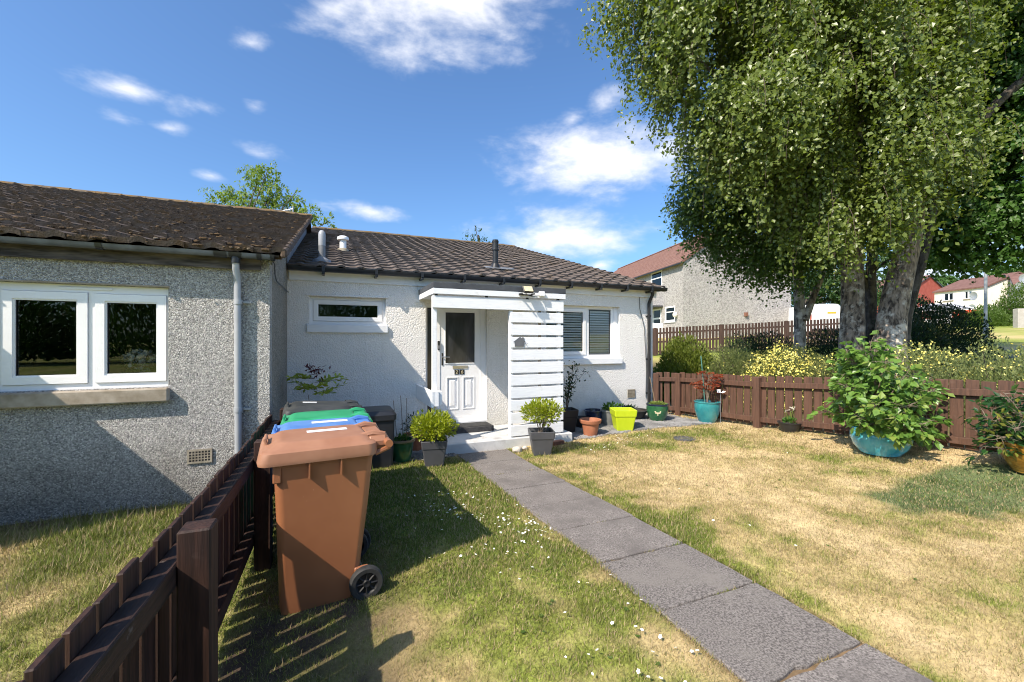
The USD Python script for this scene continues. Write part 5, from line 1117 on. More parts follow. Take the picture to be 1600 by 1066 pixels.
# ------------------------------------------------------------------ trees
def limb_tube(pts, r0, r1, seed, sides=14, rough=.10, n=16):
    """a limb along a smooth path, with an uneven girth"""
    p = np.asarray(pts, float); s = np.linspace(0, len(p) - 1, max(n, 2 * len(p)))
    q = np.stack([np.interp(s, np.arange(len(p)), p[:, k]) for k in range(3)], 1)
    for _ in range(3): q[1:-1] = (q[:-2] + 2 * q[1:-1] + q[2:]) / 4
    r = np.linspace(r0, r1, len(q)); v, f = tube(q, r, sides)
    c = np.repeat(q, sides, 0); k = (meshkit.fbm(v[:len(c)] * [4.5, 4.5, 1.6] / max(r0, .08) * .2, 3, seed) - .5) * 2 * rough
    v[:len(c)] = c + (v[:len(c)] - c) * (1 + k[:, None]); return v, f
def strands(rng, clumps, n, leafsize, hang=1.0, per=22, spread=.35, gap=.0):
    """drooping twigs hung with leaves; clumps: (x, y, z, rx, ry, rz, weight)"""
    cl = np.array(clumps, float); w = cl[:, 6] / cl[:, 6].sum(); k = rng.choice(len(cl), n, p=w)
    q = rng.normal(size=(n, 3)); q /= np.linalg.norm(q, axis=1, keepdims=True); q *= (rng.random(n) ** .42)[:, None]
    q *= (.7 + .6 * meshkit.noise(q * 2.4 + k[:, None] * 7.7, 3))[:, None]
    A = cl[k, :3] + q * cl[k, 3:6]; g = (.5 * meshkit.fbm(A * [.95, .95, .62] + 4.2, 3, 19) + .5 * meshkit.fbm(A * [2.6, 2.6, .5] + 9.1, 2, 23)) > gap; A, q = A[g], q[g]; n = len(A); L = rng.uniform(.3, 1.25, n) * hang
    out = np.stack([q[:, 0], q[:, 1], 0 * q[:, 0]], 1) * spread
    u = np.tile(np.linspace(.05, 1, per), (n, 1)) + rng.uniform(-.03, .03, (n, per))
    P = A[:, None] + out[:, None] * (u * (1.6 - .8 * u))[..., None] + np.array([0, 0, -1.0]) * (L[:, None] * (u ** 1.35))[..., None]
    P = P.reshape(-1, 3) + rng.normal(0, .075, (n * per, 3))
    D = np.tile(np.array([0, 0, -.55]), (n * per, 1)) + rng.normal(0, .45, (n * per, 3))
    sizes = leafsize * rng.uniform(.5, 1.4, n * per)
    N = np.repeat(q * 1.0 + S * .9, per, 0)
    return P, D, sizes, A, L, out, N
def tree(name, label, trunks, barks, limbs, clumps, n, lsize, leafm, seed, hang=1.0, per=22, twigs=700, spread=.35, asp=.75, loc=(0, 0, 0), cat='tree', group=None, keep=None, gap=.0):
    rng = np.random.default_rng(seed); t = thing(name, label, cat, group=group)
    for (pts, r0, r1), b in zip(trunks, barks): obj('trunk', limb_tube(pts, r0, r1, seed), b, t, smooth=True)
    for pts, r0, r1 in limbs: obj('limb', limb_tube(pts, r0, r1, seed + 1, 8, .08, 10), barks[-1], t, smooth=True)
    P, D, sz, A, L, out, N = strands(rng, clumps, n, lsize, hang, per, spread, gap)
    if keep is not None: k = keep(P); P, D, sz = P[k], D[k], sz[k]
    obj('crown', leaves(P, sz, rng, asp=asp, D=D, up=.1, N=N), leafm, t)
    if twigs:
        n = len(A); m = MB(); ch = rng.choice(n, min(twigs, n), replace=False); u = np.array([0, .35, .7, 1.0])
        for i in ch:
            c = A[i] + out[i] * (u * (1.6 - .8 * u))[:, None] + np.array([0, 0, -1.0]) * (L[i] * u ** 1.35)[:, None]; m.tube(c, [.007, .005, .004, .002], 3, False)
        obj('twigs', m, K['dark_stem'], t, kind='stuff')
    return t
def T(px, py, t):      # picture direction (in the photograph's own frame) at distance t along the view axis -> a point in the garden
    a, b = (px - 800) / 670, (533 - py) / 670; s, c = math.sin(YAW), math.cos(YAW)
    return (t * (s + a * c), t * (c - a * s), EYE + t * b)
def C(px, py, t, rx, rz, w=1.0, ry=None):
    x, y, z = T(px, py, t); return (x, y, z, rx, ry or rx, rz, w * rx * rx * rz)
# big birch, two trunks: upright and leaning
TB = [(11.85, 6.55, .15), T(1334, 500, 11), T(1333, 420, 11), T(1322, 320, 10.9), T(1335, 210, 10.8), T(1348, 100, 10.7), T(1352, -40, 10.6), T(1345, -200, 10.5), T(1340, -330, 10.4)]
TC = [(12.0, 5.75, .15), T(1385, 520, 10.4), T(1402, 450, 10.4), T(1422, 380, 10.4), T(1432, 300, 10.3), T(1436, 220, 10.2), T(1430, 120, 10.1), T(1424, 0, 10), T(1420, -180, 9.9)]
TD = [(12.9, 5.75, .2), T(1402, 520, 11.2), T(1430, 440, 11.2), T(1452, 360, 11.2), T(1465, 280, 11.4), T(1470, 180, 11.6)]
big = [C(1330, -60, 10.6, 2.2, 2.2), C(1170, -40, 9.8, 1.9, 1.6), C(1045, -10, 9.4, 1.4, 1.2), C(975, 10, 9.3, .7, .85), C(1100, 60, 9.2, 1.5, 1.3), C(1215, 40, 9.0, 1.6, 1.5), C(1320, 60, 9.0, 1.5, 1.6), C(1400, 20, 9.2, 1.3, 1.4), C(1430, 110, 9.2, 1.1, 1.4),
       C(1075, 120, 9.3, .8, .85), C(1120, 165, 9.2, .95, 1.0), C(1180, 165, 8.9, 1.2, 1.3), C(1275, 190, 8.8, 1.25, 1.4), C(1365, 200, 8.9, 1.1, 1.4), C(1140, 225, 9.3, .8, .9), C(1215, 265, 9.0, .9, 1.0), C(1290, 290, 8.9, .9, 1.1), C(1350, 300, 8.9, .8, 1.1),
       C(1400, 270, 9.0, .7, 1.0), C(1290, 350, 9.0, .55, .6), C(1430, 200, 9.3, .7, 1.2), C(1480, 60, 9.8, .9, 1.2), C(1030, 75, 9.4, .65, .6), C(1010, 160, 9.4, .3, .35), C(1470, 240, 9.6, .8, 1.2), C(1510, 190, 9.8, .7, .9), C(1440, 330, 9.6, .5, .7), C(1250, -200, 10, 2.6, 2.2, .6), C(1400, -260, 10.4, 2.4, 2.4, .5), C(1090, -160, 9.8, 2.0, 1.6, .6), C(1520, -120, 10, 1.8, 2, .6)]
lim = [([T(1455, 300, 11.3), T(1500, 225, 11.0), T(1550, 165, 10.7), T(1605, 118, 10.4), T(1680, 60, 10.2)], .12, .09), ([T(1333, 400, 10.9), T(1290, 330, 10.4), T(1230, 240, 9.9), T(1150, 150, 9.5), T(1060, 60, 9.3)], .10, .02), ([T(1335, 210, 10.8), T(1280, 130, 10.2), T(1200, 40, 9.8), T(1080, -40, 9.5)], .10, .02), ([T(1432, 300, 10.3), T(1400, 220, 9.8), T(1370, 140, 9.3)], .08, .02),
       ([T(1436, 220, 10.2), T(1470, 120, 10), T(1500, 20, 9.8)], .08, .02), ([T(1348, 100, 10.7), T(1250, 0, 10.2), T(1120, -80, 9.8)], .09, .02), ([T(1322, 320, 10.9), T(1270, 280, 10.0), T(1215, 250, 9.4)], .06, .015)]
tree('birch_tree', 'great weeping birch with two rugged leaning trunks and bright hanging leaves', [(TB, .29, .05), (TC, .34, .06), (TD, .19, .06)], [K['bark'], K['bark'], K['bark_d']], lim, big, 19500, .086, K['birch_leaf'], 201, hang=.85, per=22, twigs=3000, gap=.475)
# thin forked birch with darker leaves
TA = [(12.75, 8.35, .2), T(1251, 500, 12.5), T(1247, 430, 12.5), T(1243, 370, 12.4), T(1236, 290, 12.3), T(1230, 200, 12.2), T(1228, 90, 12.1)]
TA2 = [T(1258, 500, 12.4), T(1268, 470, 12.4), T(1287, 425, 12.4), T(1302, 375, 12.3), T(1318, 310, 12.2), T(1330, 230, 12.1)]
thin = [C(1095, 300, 11.6, .7, .6), C(1120, 365, 11.7, .6, .45), C(1170, 400, 11.7, .7, .45), C(1225, 415, 11.8, .6, .35), C(1075, 320, 11.6, .5, .45), C(1110, 300, 11.8, .85, .75), C(1160, 330, 11.8, .95, .8), C(1215, 340, 11.8, 1.0, .9), C(1090, 345, 11.8, .55, .5), C(1140, 380, 11.9, .6, .42), C(1200, 395, 11.9, .7, .5), C(1250, 380, 12, .8, .6), C(1300, 360, 12.2, .8, .8), C(1180, 250, 11.9, 1.2, 1.1), C(1260, 270, 12, 1.3, 1.2), C(1330, 280, 12.3, 1.1, 1.2),
        C(1230, 150, 12, 1.6, 1.4), C(1320, 130, 12.3, 1.6, 1.6), C(1100, 240, 11.9, .7, .7), C(1255, 20, 12, 1.6, 1.4), C(1290, 405, 12.2, .5, .4)]
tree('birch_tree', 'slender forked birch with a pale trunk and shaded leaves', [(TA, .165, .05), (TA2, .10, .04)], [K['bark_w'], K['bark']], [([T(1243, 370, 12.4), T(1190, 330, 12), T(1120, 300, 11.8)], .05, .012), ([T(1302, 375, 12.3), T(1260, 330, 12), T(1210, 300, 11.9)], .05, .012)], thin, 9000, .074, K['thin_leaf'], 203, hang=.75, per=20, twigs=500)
# spreading maple behind, filling the right
TE = [(17.2, 8.9, .6), T(1362, 470, 15), T(1358, 420, 15), T(1372, 340, 14.6), T(1400, 240, 14), T(1430, 120, 13.4), T(1450, -40, 13)]
TE2 = [T(1362, 470, 15), T(1345, 430, 15), T(1338, 370, 15), T(1335, 300, 14.8)]
mp_ = [C(1470, 330, 13, 1.2, .9), C(1530, 350, 12.2, 1.1, .65), C(1580, 345, 11.6, 1.0, .6), C(1500, 395, 12.6, .9, .45), C(1450, 390, 13.2, .8, .6), C(1545, 400, 12, .75, .30), C(1600, 380, 11.4, .7, .35), C(1500, 260, 12.6, 1.4, 1.0), C(1580, 250, 11.8, 1.4, 1.0), C(1520, 160, 12.4, 1.6, 1.2), C(1600, 130, 11.6, 1.6, 1.3), C(1530, 50, 12.2, 1.8, 1.4), C(1610, 20, 11.6, 1.6, 1.5),
       C(1660, 300, 11, 1.4, 1.2), C(1480, 120, 13, 1.5, 1.4), C(1560, -80, 12.2, 2.2, 1.8, .7), C(1400, 330, 14, 1.2, 1.2), C(1350, 330, 14.6, 1.2, 1.1), C(1690, 150, 11, 2, 2, .6), C(1390, 200, 13.8, 1.6, 1.6, .7)]
tree('maple_tree', 'broad dark green maple spreading over the right behind the birch', [(TE, .20, .06), (TE2, .12, .04)], [K['bark_d'], K['bark_d']], [([T(1372, 340, 14.6), T(1440, 320, 13.4), T(1530, 330, 12.2)], .09, .02), ([T(1400, 240, 14), T(1490, 200, 12.8), T(1590, 190, 11.8)], .09, .02), ([T(1358, 430, 15), T(1395, 400, 14.4), T(1450, 380, 13.4)], .06, .02), ([T(1430, 120, 13.4), T(1520, 60, 12.4)], .08, .02)], mp_, 6200, .115, K['maple_leaf'], 205, hang=.35, per=20, twigs=200, spread=.55, asp=.85)
# trees beyond the houses
def back_tree(name, label, base, h, clumps, n, lsize, leafm, seed, per=14, limbs=(), bark=None, twigs=150, hang=.35):
    b = bark or K['bark_d']; top = np.mean([c[:3] for c in clumps], 0)
    pts = [base, (np.array(base) * .6 + top * .4) * [1, 1, 1], top + [0, 0, .6]]
    rng = np.random.default_rng(seed); lm = [([pts[1], (np.array(pts[1]) + np.array(c[:3])) / 2 + [0, 0, .3], c[:3]], .09, .02) for c in clumps[:14]]
    return tree(name, label, [(pts, h * .018 + .06, .05)], [b], lm, clumps, n, lsize, leafm, seed, hang=hang, per=per, twigs=twigs, spread=.3, asp=.5)
A1 = [C(405, 275, 31, 1.3, 1.0), C(385, 300, 31, 1.1, .8), C(430, 300, 31, 1.0, .9), C(350, 305, 31, 1.1, .8), C(335, 320, 31, .7, .7), C(405, 325, 31, 1.6, .9), C(455, 320, 31, 1.1, .9), C(462, 300, 31, .5, .6), C(490, 335, 31, 1.0, .7), C(515, 345, 31, .7, .5), C(440, 345, 31, 1.6, .9), C(370, 340, 31, 1.6, .9), C(420, 262, 31, .6, .5), C(420, 420, 31, 2.5, 2)]
back_tree('ash_tree', 'light green ash rising behind the left roof', (8.4 - 15.5, 27.8, .1), 8, A1, 1250, .20, K['ash_leaf'], 211)
back_tree('ash_tree', 'tip of a small tree just showing over the left ridge', (-13.5, 30, .1), 6, [C(282, 316, 31, .4, .35), C(284, 330, 31, .5, .4), C(290, 400, 31, 1.5, 1.5)], 60, .18, K['ash_leaf'], 212, twigs=20)
back_tree('conifer_tree', 'small dark pointed tree top above the white bungalow ridge', (11, 28, .4), 7, [C(742, 352, 30, .35, .5), C(738, 366, 30, .6, .5), C(748, 376, 30, .8, .5), C(764, 380, 30, .5, .35), C(745, 430, 30, 1.4, 1.6)], 190, .15, K['back_leaf'], 213, twigs=40)
B = [C(1285, 440, 40, 2.6, 2.2), C(1315, 450, 40, 2.4, 2.4), C(1255, 430, 42, 2.2, 2.6), C(1300, 410, 42, 2.2, 1.6), C(1245, 480, 42, 2, 2), C(1335, 460, 40, 2, 2)]
back_tree('garden_tree', 'bright yellow green tree beside the two storey house gable', (37, 26, 2.2), 8, B, 800, .30, K['back_leaf'], 214)
B = [C(1365, 440, 46, 2.6, 3.0), C(1400, 470, 46, 2.4, 2.0), C(1340, 480, 46, 2.4, 2.0), C(1385, 400, 46, 2.4, 2)]
back_tree('garden_tree', 'green tree seen between the birch trunks', (55, 25, 2.6), 8, B, 600, .30, K['back_leaf'], 215)
B = [C(1470, 440, 90, 2.5, 1.6), C(1482, 436, 90, 1.8, 1.4), C(1460, 450, 90, 3, 2)]
back_tree('garden_tree', 'small round tree top between the red and the cream house', (119, 45, 4.5), 8, B, 220, .5, K['maple_leaf'], 216, twigs=30)
B = [C(1590, 420, 95, 3, 2.0), C(1572, 424, 95, 3, 1.6)]
back_tree('garden_tree', 'distant tree top behind the cream house ridge', (135, 44, 5), 8, B, 160, .6, K['maple_leaf'], 217, twigs=20)

# ------------------------------------------------------------------ houses beyond
def far_house(name, label, corner, ang, L, Dp, z0, eave, pitch, wallm, roofm, wins=(), gable_side=+1, over=.25, fascia=True):
    """corner at origin; facade runs along +y (local), gable along +x (local); windows on the facade: (y0, y1, z0, z1, mullion)"""
    t = thing(name, label, 'house', (corner[0], corner[1], 0), ang)
    rise = Dp / 2 * pitch; gp = Polygon([(0, z0 - 1), (0, eave), (Dp / 2, eave + rise), (Dp, eave), (Dp, z0 - 1)])
    m = extrude_polygon(gp, .25, engine='earcut'); v = np.array(m.vertices); obj('gable_wall', (np.stack([v[:, 0], v[:, 2] - .0, v[:, 1]], 1), m.faces), wallm, t)
    obj('gable_wall', (np.stack([v[:, 0], v[:, 2] + L - .25, v[:, 1]], 1), m.faces), wallm, t)
    fw = sbox(.252, z0 - 1, L - .252, eave)
    for a, b, c, d, mu in wins: fw = fw.difference(sbox(a, c, b, d))
    m = extrude_polygon(fw, .25, engine='earcut'); v = np.array(m.vertices); obj('front_wall', (np.stack([v[:, 2] + .002, v[:, 0], v[:, 1]], 1), m.faces), wallm, t)
    obj('back_wall', MB().box(Dp - .25, Dp, .252, L - .252, z0 - 1, eave), wallm, t)
    for a, b, c, d, mu in wins:
        fr = sbox(a, c, b, d); n = max(1, int(mu)); e = .11
        for i in range(n): fr = fr.difference(sbox(a + (b - a) * i / n + e, c + e, a + (b - a) * (i + 1) / n - e, d - e))
        m = extrude_polygon(fr, .07, engine='earcut'); v = np.array(m.vertices); w = obj('window', (np.stack([v[:, 2] - .01, v[:, 0], v[:, 1]], 1), m.faces), K['upvc'], t)
        for i in range(n): obj('pane', MB().box(.03, .04, a + (b - a) * i / n + e, a + (b - a) * (i + 1) / n - e, c + e, d - e), K['pane'], w)
        obj('sill', MB().box(-.08, .08, a - .05, b + .05, c - .10, c, .01), K['white_paint'], w)
        obj('curtain', MB().box(.07, .09, a + .12, b - .12, c + .12, c + .62 * (d - c)), K['blind'], w)
        obj('transom', MB().box(-.012, .06, a + .1, b - .1, c + .60 * (d - c), c + .66 * (d - c)), K['upvc'], w)
    o = over; ez = eave - o * pitch
    R = np.array([[-o, -.12, ez], [-o, L + .12, ez], [Dp / 2, L + .12, eave + rise], [Dp / 2, -.12, eave + rise], [Dp + o, L + .12, ez], [Dp + o, -.12, ez]]) + [0, 0, .04]
    R = np.vstack([R + [0, 0, .14], R])
    rf = obj('roof', (R, np.array([[0, 1, 2, 3], [3, 2, 4, 5], [6, 9, 8, 7], [9, 11, 10, 8], [0, 3, 9, 6], [3, 5, 11, 9], [1, 7, 8, 2], [2, 8, 10, 4], [0, 6, 7, 1], [5, 4, 10, 11]])), roofm, t)
    # tile courses as real steps
    n = int((Dp / 2 + o) / .34); st = MB()
    for k in range(n):
        x = -o + k * .34; z = ez + .04 + .14 + (x + o) * pitch
        st.add(np.array([[x, -.12, z + .035], [x, L + .12, z + .035], [x + .36, L + .12, z + .36 * pitch + .004], [x + .36, -.12, z + .36 * pitch + .004], [x, -.12, z], [x, L + .12, z]]), np.array([[0, 1, 2, 3], [4, 5, 1, 0]]))
    obj('tile_course', st, roofm, rf, kind='stuff')
    obj('ridge', MB().box(Dp / 2 - .12, Dp / 2 + .12, -.13, L + .13, eave + rise + .12, eave + rise + .26, .05), roofm, rf)
    obj('gutter', MB().box(-o - .11, -o, -.1, L + .1, ez + .02, ez + .13, .02), K['gutter_black'], t)
    return t
# two storey house right of the bungalow
hb_ang = math.degrees(math.atan2(.983, .243)) - 90
hh = far_house('two_storey_house', 'buff roughcast two storey house with a red tiled roof behind the tall fence', (23.5, 23.7), hb_ang, 22.0, 8.8, 2.0, 7.30, .70, K['far_cast'], K['red_tile'],
          [(3.05, 4.9, 5.75, 7.25, 1), (8.3, 9.9, 5.75, 7.2, 1), (3.2, 4.6, 2.1, 4.2, 1), (1.15, 2.6, 3.1, 4.25, 1)])
obj('porch', MB().box(-1.2, -.01, 2.9, 5.2, 4.28, 4.42, .02), K['dark_trim'], hh)
obj('porch_post', MB().box(-1.15, -1.05, 2.95, 3.05, 1.6, 4.279), K['white_paint'], hh)
obj('porch_screen', MB().box(-1.1, -.02, 2.88, 2.94, 1.6, 3.0), K['white_paint'], hh)
obj('wall_lamp', MB().lathe([(.001, -.22), (.14, -.15), (.18, 0), (.14, .15), (.001, .22)], 14, (-.16, .85, 3.55)), K['cream_cast'], hh, smooth=True)
obj('gable_flue', MB().box(4.85, 5.1, -.16, -.002, 3.42, 3.72, .02), K['brick'], hh)
# cream house and its neighbours on the far right
def flat_house(name, label, c0, c1, depth, z0, eave, pitch, wallm, roofm, wins, gable_on='face', trim=None):
    """house whose long side runs from c0 to c1 (x, y); depth away from the camera; windows (u0, u1, z0, z1, panes) along the side"""
    c0, c1 = np.array(c0, float), np.array(c1, float); L = np.linalg.norm(c1 - c0); ang = math.degrees(math.atan2(*(c1 - c0)[::-1]))
    t = thing(name, label, 'house', (c0[0], c0[1], 0), ang)
    fw = sbox(0, z0 - 1.5, L, eave) if gable_on == 'ends' else Polygon([(0, z0 - 1.5), (0, eave), (L / 2, eave + L / 2 * pitch), (L, eave), (L, z0 - 1.5)])
    for a, b, c, d, n in wins: fw = fw.difference(sbox(a, c, b, d))
    obj('front_wall', MB().add(*xz_wall(fw, 0, .25)), wallm, t)
    if gable_on == 'ends':
        gpz = Polygon([(.252, z0 - 1.5), (.252, eave), (depth / 2, eave + depth / 2 * pitch), (depth, eave), (depth, z0 - 1.5)])
        obj('gable_wall', MB().add(*yz_wall(gpz, 0, .25)), wallm, t); obj('gable_wall', MB().add(*yz_wall(gpz, L - .25, L)), wallm, t)
        o = .2; R = np.array([[-o, -o, eave - o * pitch], [L + o, -o, eave - o * pitch], [L + o, depth / 2, eave + depth / 2 * pitch], [-o, depth / 2, eave + depth / 2 * pitch], [L + o, depth + o, eave - o * pitch], [-o, depth + o, eave - o * pitch]])
    else:
        obj('side_wall', MB().box(0, .25, .252, depth, z0 - 1.5, eave).box(L - .25, L, .252, depth, z0 - 1.5, eave), wallm, t)
        o = .2; R = np.array([[-o, -o, eave - o * pitch], [-o, depth, eave - o * pitch], [L / 2, depth, eave + L / 2 * pitch], [L / 2, -o, eave + L / 2 * pitch], [L + o, depth, eave - o * pitch], [L + o, -o, eave - o * pitch]])
    R = np.vstack([R + [0, 0, .22], R + [0, 0, .03]])
    rf = obj('roof', (R, np.array([[0, 1, 2, 3], [3, 2, 4, 5], [6, 9, 8, 7], [9, 11, 10, 8], [0, 3, 9, 6], [3, 5, 11, 9], [1, 7, 8, 2], [2, 8, 10, 4], [0, 6, 7, 1], [5, 4, 10, 11]])), trim or roofm, t)
    R2 = R[:6] + [0, 0, .012]; obj('tiles', (R2, np.array([[0, 1, 2, 3], [3, 2, 4, 5]])), roofm, rf)
    for a, b, c, d, n in wins:
        fr = sbox(a, c, b, d); e = .09
        for i in range(n): fr = fr.difference(sbox(a + (b - a) * i / n + e, c + e, a + (b - a) * (i + 1) / n - e, d - e))
        w = obj('window', MB().add(*xz_wall(fr, .06, .14)), K['upvc'], t)
        for i in range(n): obj('pane', MB().box(a + (b - a) * i / n + e, a + (b - a) * (i + 1) / n - e, .10, .11, c + e, d - e), K['pane'], w)
        obj('sill', MB().box(a - .08, b + .08, -.1, .06, c - .14, c, .01), K['sill'], w)
        obj('curtain', MB().box(a, b, .5, .52, c, d), K['dark'], w)
    return t

flat_house('cream_house', 'cream rendered house with brown roof far right beyond the hedges', (90.0, 37.2), (87.3, 30.3), 9.5, 3.6, 9.4, .42, K['cream_cast'], K['far_tile'], [(1.45, 2.85, 7.95, 9.1, 2), (4.45, 5.5, 7.95, 9.1, 2)], 'ends')
rc0, rc1 = T(1431, 447, 76), T(1473, 451, 80)
rh = flat_house('red_house', 'red brick gabled house far off between the birch and the cream house', rc0[:2], rc1[:2], 10, 4.0, rc0[2], .42, K['red_wall'], K['far_tile'], [], 'face', trim=K['dark_trim'])
obj('downpipe', MB().tube([(-.12, -.12, 3), (-.12, -.12, rc0[2] - .1)], .10, 8), K['upvc'], rh)
pk0, pk1 = T(1587, 455, 58), T(1640, 455, 56)
ph = flat_house('pink_house', 'pinkish rendered house wall cut by the right edge of the picture', pk0[:2], pk1[:2], 9, 3.2, 1.6 + 86 / 670 * 58, .40, K['far_cast'], K['far_tile'], [(.9, 2.2, 6.2, 7.6, 2)], 'ends')
def dish(label, at, ang, r):
    t = thing('satellite_dish', label, 'satellite dish', at, ang)
    pr = [(.001, 0), (r * .4, .03 * r), (r * .8, .14 * r), (r, .24 * r), (r * 1.02, .25 * r), (r * .8, .16 * r), (r * .4, .05 * r), (.001, .02 * r)]
    v, f = lathe(pr, 20); v = np.stack([v[:, 0] * .9, -v[:, 2] - .25, v[:, 1]], 1); obj('reflector', (v, f), K['steel'], t, smooth=40)
    obj('feed_arm', MB().tube([(0, -.26, -r * .8), (0, -.26 - r * .9, -.1 * r)], .02, 6), K['steel'], t); obj('receiver', MB().box(-.05, .05, -.33 - r, -.2 - r, -.12 * r, .06 * r, .01), K['steel'], t)
    obj('wall_bracket', MB().tube([(0, -.25, 0), (0, 0, -.15)], .03, 6), K['steel'], t); return t
p = T(1525, 463, 62.6); dish('grey satellite dish on the side wall of the cream house', (p[0], p[1], p[2]), -112, .62)
p = T(1589, 448, 57.6); dish('lower grey satellite dish on the pinkish house at the right edge', (p[0], p[1], p[2]), -40, .55)
p = T(1596, 436, 57.4); dish('upper dark satellite dish at the eaves of the pinkish house', (p[0], p[1], p[2]), -40, .6)
# conservatory roof and painted boards below the cream house
c = T(1470, 485, 56); cv = thing('conservatory', 'white framed conservatory with a glazed roof in front of the cream house', 'conservatory', (c[0], c[1], 0), -68)
zt = c[2]; A = np.array([[-2.9, -1.6, zt], [2.9, -1.6, zt], [2.9, 2.2, zt], [-2.9, 2.2, zt], [-1.1, .3, zt + .85], [1.1, .3, zt + .85]])
obj('glazed_roof', (A, np.array([[0, 1, 5], [0, 5, 4], [1, 2, 5], [2, 3, 4], [2, 4, 5], [3, 0, 4]])), K['lead'], cv)
for a, b in [(0, 4), (1, 5), (2, 5), (3, 4), (4, 5)] : obj('roof_bar', MB().tube([A[a] + [0, 0, .03], A[b] + [0, 0, .03]], .06, 5), K['upvc'], cv)
for k in range(1, 6):
    u = k / 6; a = A[0] * (1 - u) + A[1] * u; b = A[4] * (1 - u) + A[5] * u; obj('roof_bar', MB().tube([a + [0, 0, .03], b + [0, 0, .03]], .045, 5), K['upvc'], cv)
obj('wall_frame', MB().add(*xz_wall(sbox(-2.8, zt - 2.3, 2.8, zt).difference(sbox(-2.6, zt - 1.2, -.95, zt - .2)).difference(sbox(-.8, zt - 1.2, .8, zt - .2)).difference(sbox(.95, zt - 1.2, 2.6, zt - .2)), -1.55, -1.45)).box(-2.8, -2.7, -1.449, 2.1, zt - 2.3, zt).box(2.7, 2.8, -1.449, 2.1, zt - 2.3, zt), K['upvc'], cv)
for x in (-2.6, -.8, .95): obj('pane', MB().box(x, x + 1.62, -1.51, -1.50, zt - 1.2, zt - .2), K['pane'], cv)
p0, p1 = np.array(T(1488, 489, 52)), np.array(T(1541, 490, 50)); L = np.linalg.norm(p1[:2] - p0[:2]); ang = math.degrees(math.atan2(*(p1 - p0)[[1, 0]]))
rf_ = thing('painted_fence', 'bright orange red boarded fence below the cream house', 'fence', (p0[0], p0[1], 0), ang)
for k in range(int(L / .2)): obj('board', MB().box(k * .2, k * .2 + .19, 0, .03, p0[2] - 1.6, p0[2] + .28 + .01 * (k % 3), .004), K['orange_wall'], rf_)
obj('rail', MB().box(0, L, .032, .08, p0[2] - .1, p0[2]), K['orange_wall'], rf_)
p0, p1 = np.array(T(1553, 485, 54)), np.array(T(1586, 484, 52)); L = np.linalg.norm(p1[:2] - p0[:2]); ang = math.degrees(math.atan2(*(p1 - p0)[[1, 0]]))
bs = thing('garden_shed', 'low brown boarded shed behind the light hedge', 'shed', (p0[0], p0[1], 0), ang)
for k in range(int(L / .25)): obj('board', MB().box(k * .25, k * .25 + .24, 0, .04, p0[2] - 2, p0[2] + .25, .004), K['wood_r'], bs)
obj('roof', MB().box(-.1, L + .1, -.15, 2.2, p0[2] + .252, p0[2] + .36, .01), K['dark_trim'], bs); obj('side', MB().box(.05, L - .05, .05, 2, p0[2] - 2, p0[2] + .25), K['wood_r'], bs)
# light hedges, cabinet, lamp post, van, aerial
hedge_shrub('garden_hedge', 'long light green clipped hedge beyond the far lawn', T(1540, 512, 44)[:2] + (T(1540, 514, 44)[2] - .3,), 4.6, 2.2, 2.3, 9000, .22, K['far_hedge'], 121, gaps=.08, shell=.3)
hedge_shrub('garden_hedge', 'loose yellow green hedge at the right edge beyond the far lawn', T(1592, 505, 44)[:2] + (T(1592, 512, 44)[2] - .3,), 2.2, 2.0, 4.6, 6000, .22, K['far_hedge'], 122, gaps=.12, shell=.35)
p = T(1606, 500, 38); cb = thing('roadside_cabinet', 'pale box cabinet at the right edge by the light hedge', 'cabinet', (p[0], p[1], 0), -40)
obj('cabinet_body', MB().box(-.85, .85, -.3, .3, 1.2, p[2] + 1.0, .03), K['cab'], cb); obj('cabinet_door', MB().box(-.45, .3, -.32, -.301, 1.8, p[2] + .5, .01), K['lead'], cb)
lx, ly = 28.14, 9.79; lz = float(gz(lx, ly)) - .03
lp = thing('street_lamp', 'grey steel street lamp post on the far lawn', 'street lamp', (lx, ly, lz))
obj('base', MB().lathe([(.11, -.1), (.10, .02), (.095, .85), (.085, .95), (.060, .98)], 16), K['steel'], lp, smooth=40)
obj('post', MB().lathe([(.062, .95), (.058, 3), (.045, 5.4), (.001, 5.42)], 14), K['steel'], lp, smooth=40)
obj('inspection_door', MB().box(-.105, -.085, -.045, .045, .25, .75, .005), K['pipe_grey'], lp); obj('arm', MB().tube([(0, 0, 5.35), (-.1, .1, 5.6), (-.5, .5, 5.7)], .03, 8), K['steel'], lp, smooth=True)
obj('lantern', MB().add(*loft([rrect(-.6, .6, .12, .12, .05, 5.64), rrect(-.6, .6, .16, .16, .06, 5.72), rrect(-.6, .6, .08, .08, .04, 5.80)])), K['steel'], lp)
p = T(1290, 490, 29); vn = thing('white_van', 'white van parked behind the tall fence, seen through the birch trunks', 'van', (p[0], p[1], float(gz(p[0], p[1]))), -34)
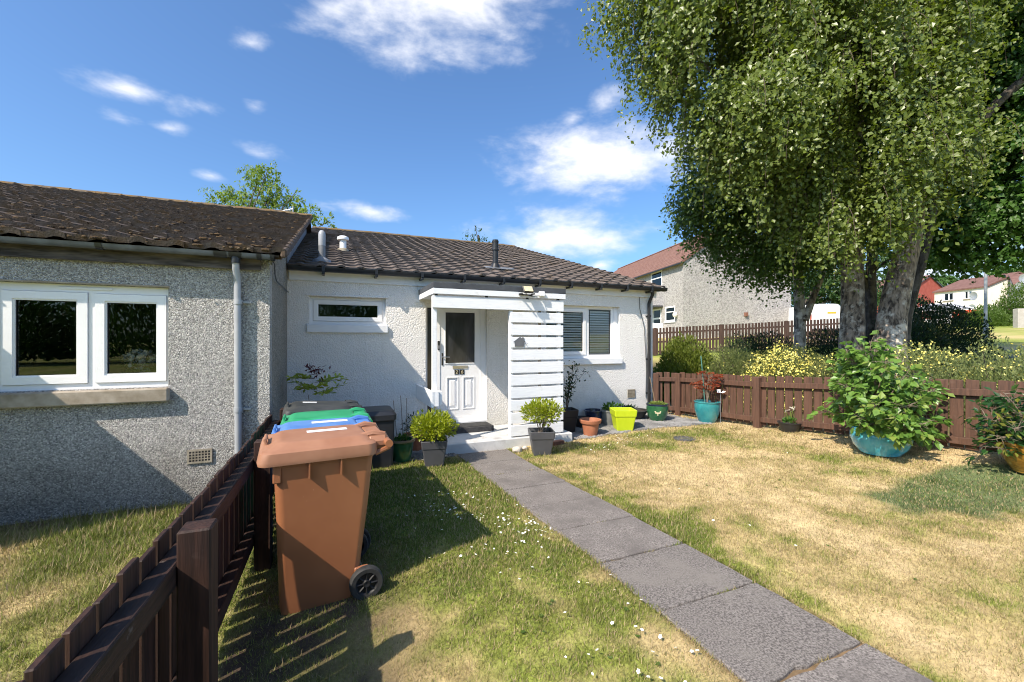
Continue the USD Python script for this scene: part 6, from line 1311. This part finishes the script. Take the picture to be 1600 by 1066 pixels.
vb = obj('body', MB().add(*loft([rrect(0, 2.4, 1.0, 2.5, .12, .35, 4), rrect(0, 2.4, 1.0, 2.5, .14, 1.2, 4), rrect(0, 2.45, .96, 2.45, .16, 2.0, 4), rrect(0, 2.5, .88, 2.38, .2, 2.18, 4), rrect(0, 2.5, .7, 2.2, .2, 2.22, 4)])), K['van'], vn, smooth=35)
for s in (-1, 1):
    obj('rear_door', MB().box(min(s * .01, s * .88), max(s * .01, s * .88), -.125, -.085, .5, 1.95, .01), K['van'], vn)
    obj('rear_light', MB().box(min(s * .90, s * .98), max(s * .90, s * .98), -.12, -.06, .9, 1.5, .01), K['red_wall'], vn)
    for y in (.9, 4.0): 
        v, f = lathe([(.05, -.1), (.33, -.1), (.35, 0), (.33, .1), (.05, .1)], 20); obj('wheel', (np.stack([v[:, 2] + s * .88, v[:, 0] + y, v[:, 1] + .35], 1), f), K['rubber'], vn)
obj('number_plate', MB().box(.05, .57, -.14, -.126, 1.52, 1.64, .002), K['plate'], vn); obj('rear_bumper', MB().box(-.95, .95, -.2, -.09, .35, .49, .02), K['gutter_black'], vn)
p = T(458, 330, 12.6); ae = thing('tv_aerial', 'small white television aerial showing above the left ridge', 'aerial', (p[0], p[1], 0))
obj('mast', MB().tube([(0, 0, 4.5), (0, 0, p[2] + .15)], .018, 6), K['pipe_grey'], ae); obj('boom', MB().tube([(0, 0, p[2] + .06), (-.42, .15, p[2] - .03)], .022, 6), K['upvc'], ae)
for k in range(6): q = np.array([0, 0, p[2] + .06]) + (np.array([-.42, .15, p[2] - .03]) - np.array([0, 0, p[2] + .06])) * (.15 + .16 * k); obj('element', MB().tube([q + [-.05, -.13, 0], q + [.05, .13, 0]], .006, 4), K['upvc'], ae)

# tall hedge trees behind the photographer: they show only as reflections in the panes
for i, x in ((0, -16), (1, -8.5), (2, -1), (3, 6.5), (4, 14)):
    hedge_shrub('garden_hedge', ('far left', 'left of centre', 'middle', 'right of centre', 'far right')[i] + ' tall dark hedge tree behind the photographer', (x * 1.5, -30 - 2 * (i % 2), -.2), 8.0, 3.0, 7.5 + (i % 3) * .9, 9000, .42, K['maple_leaf'], 140 + i, gaps=.05, shell=.3)
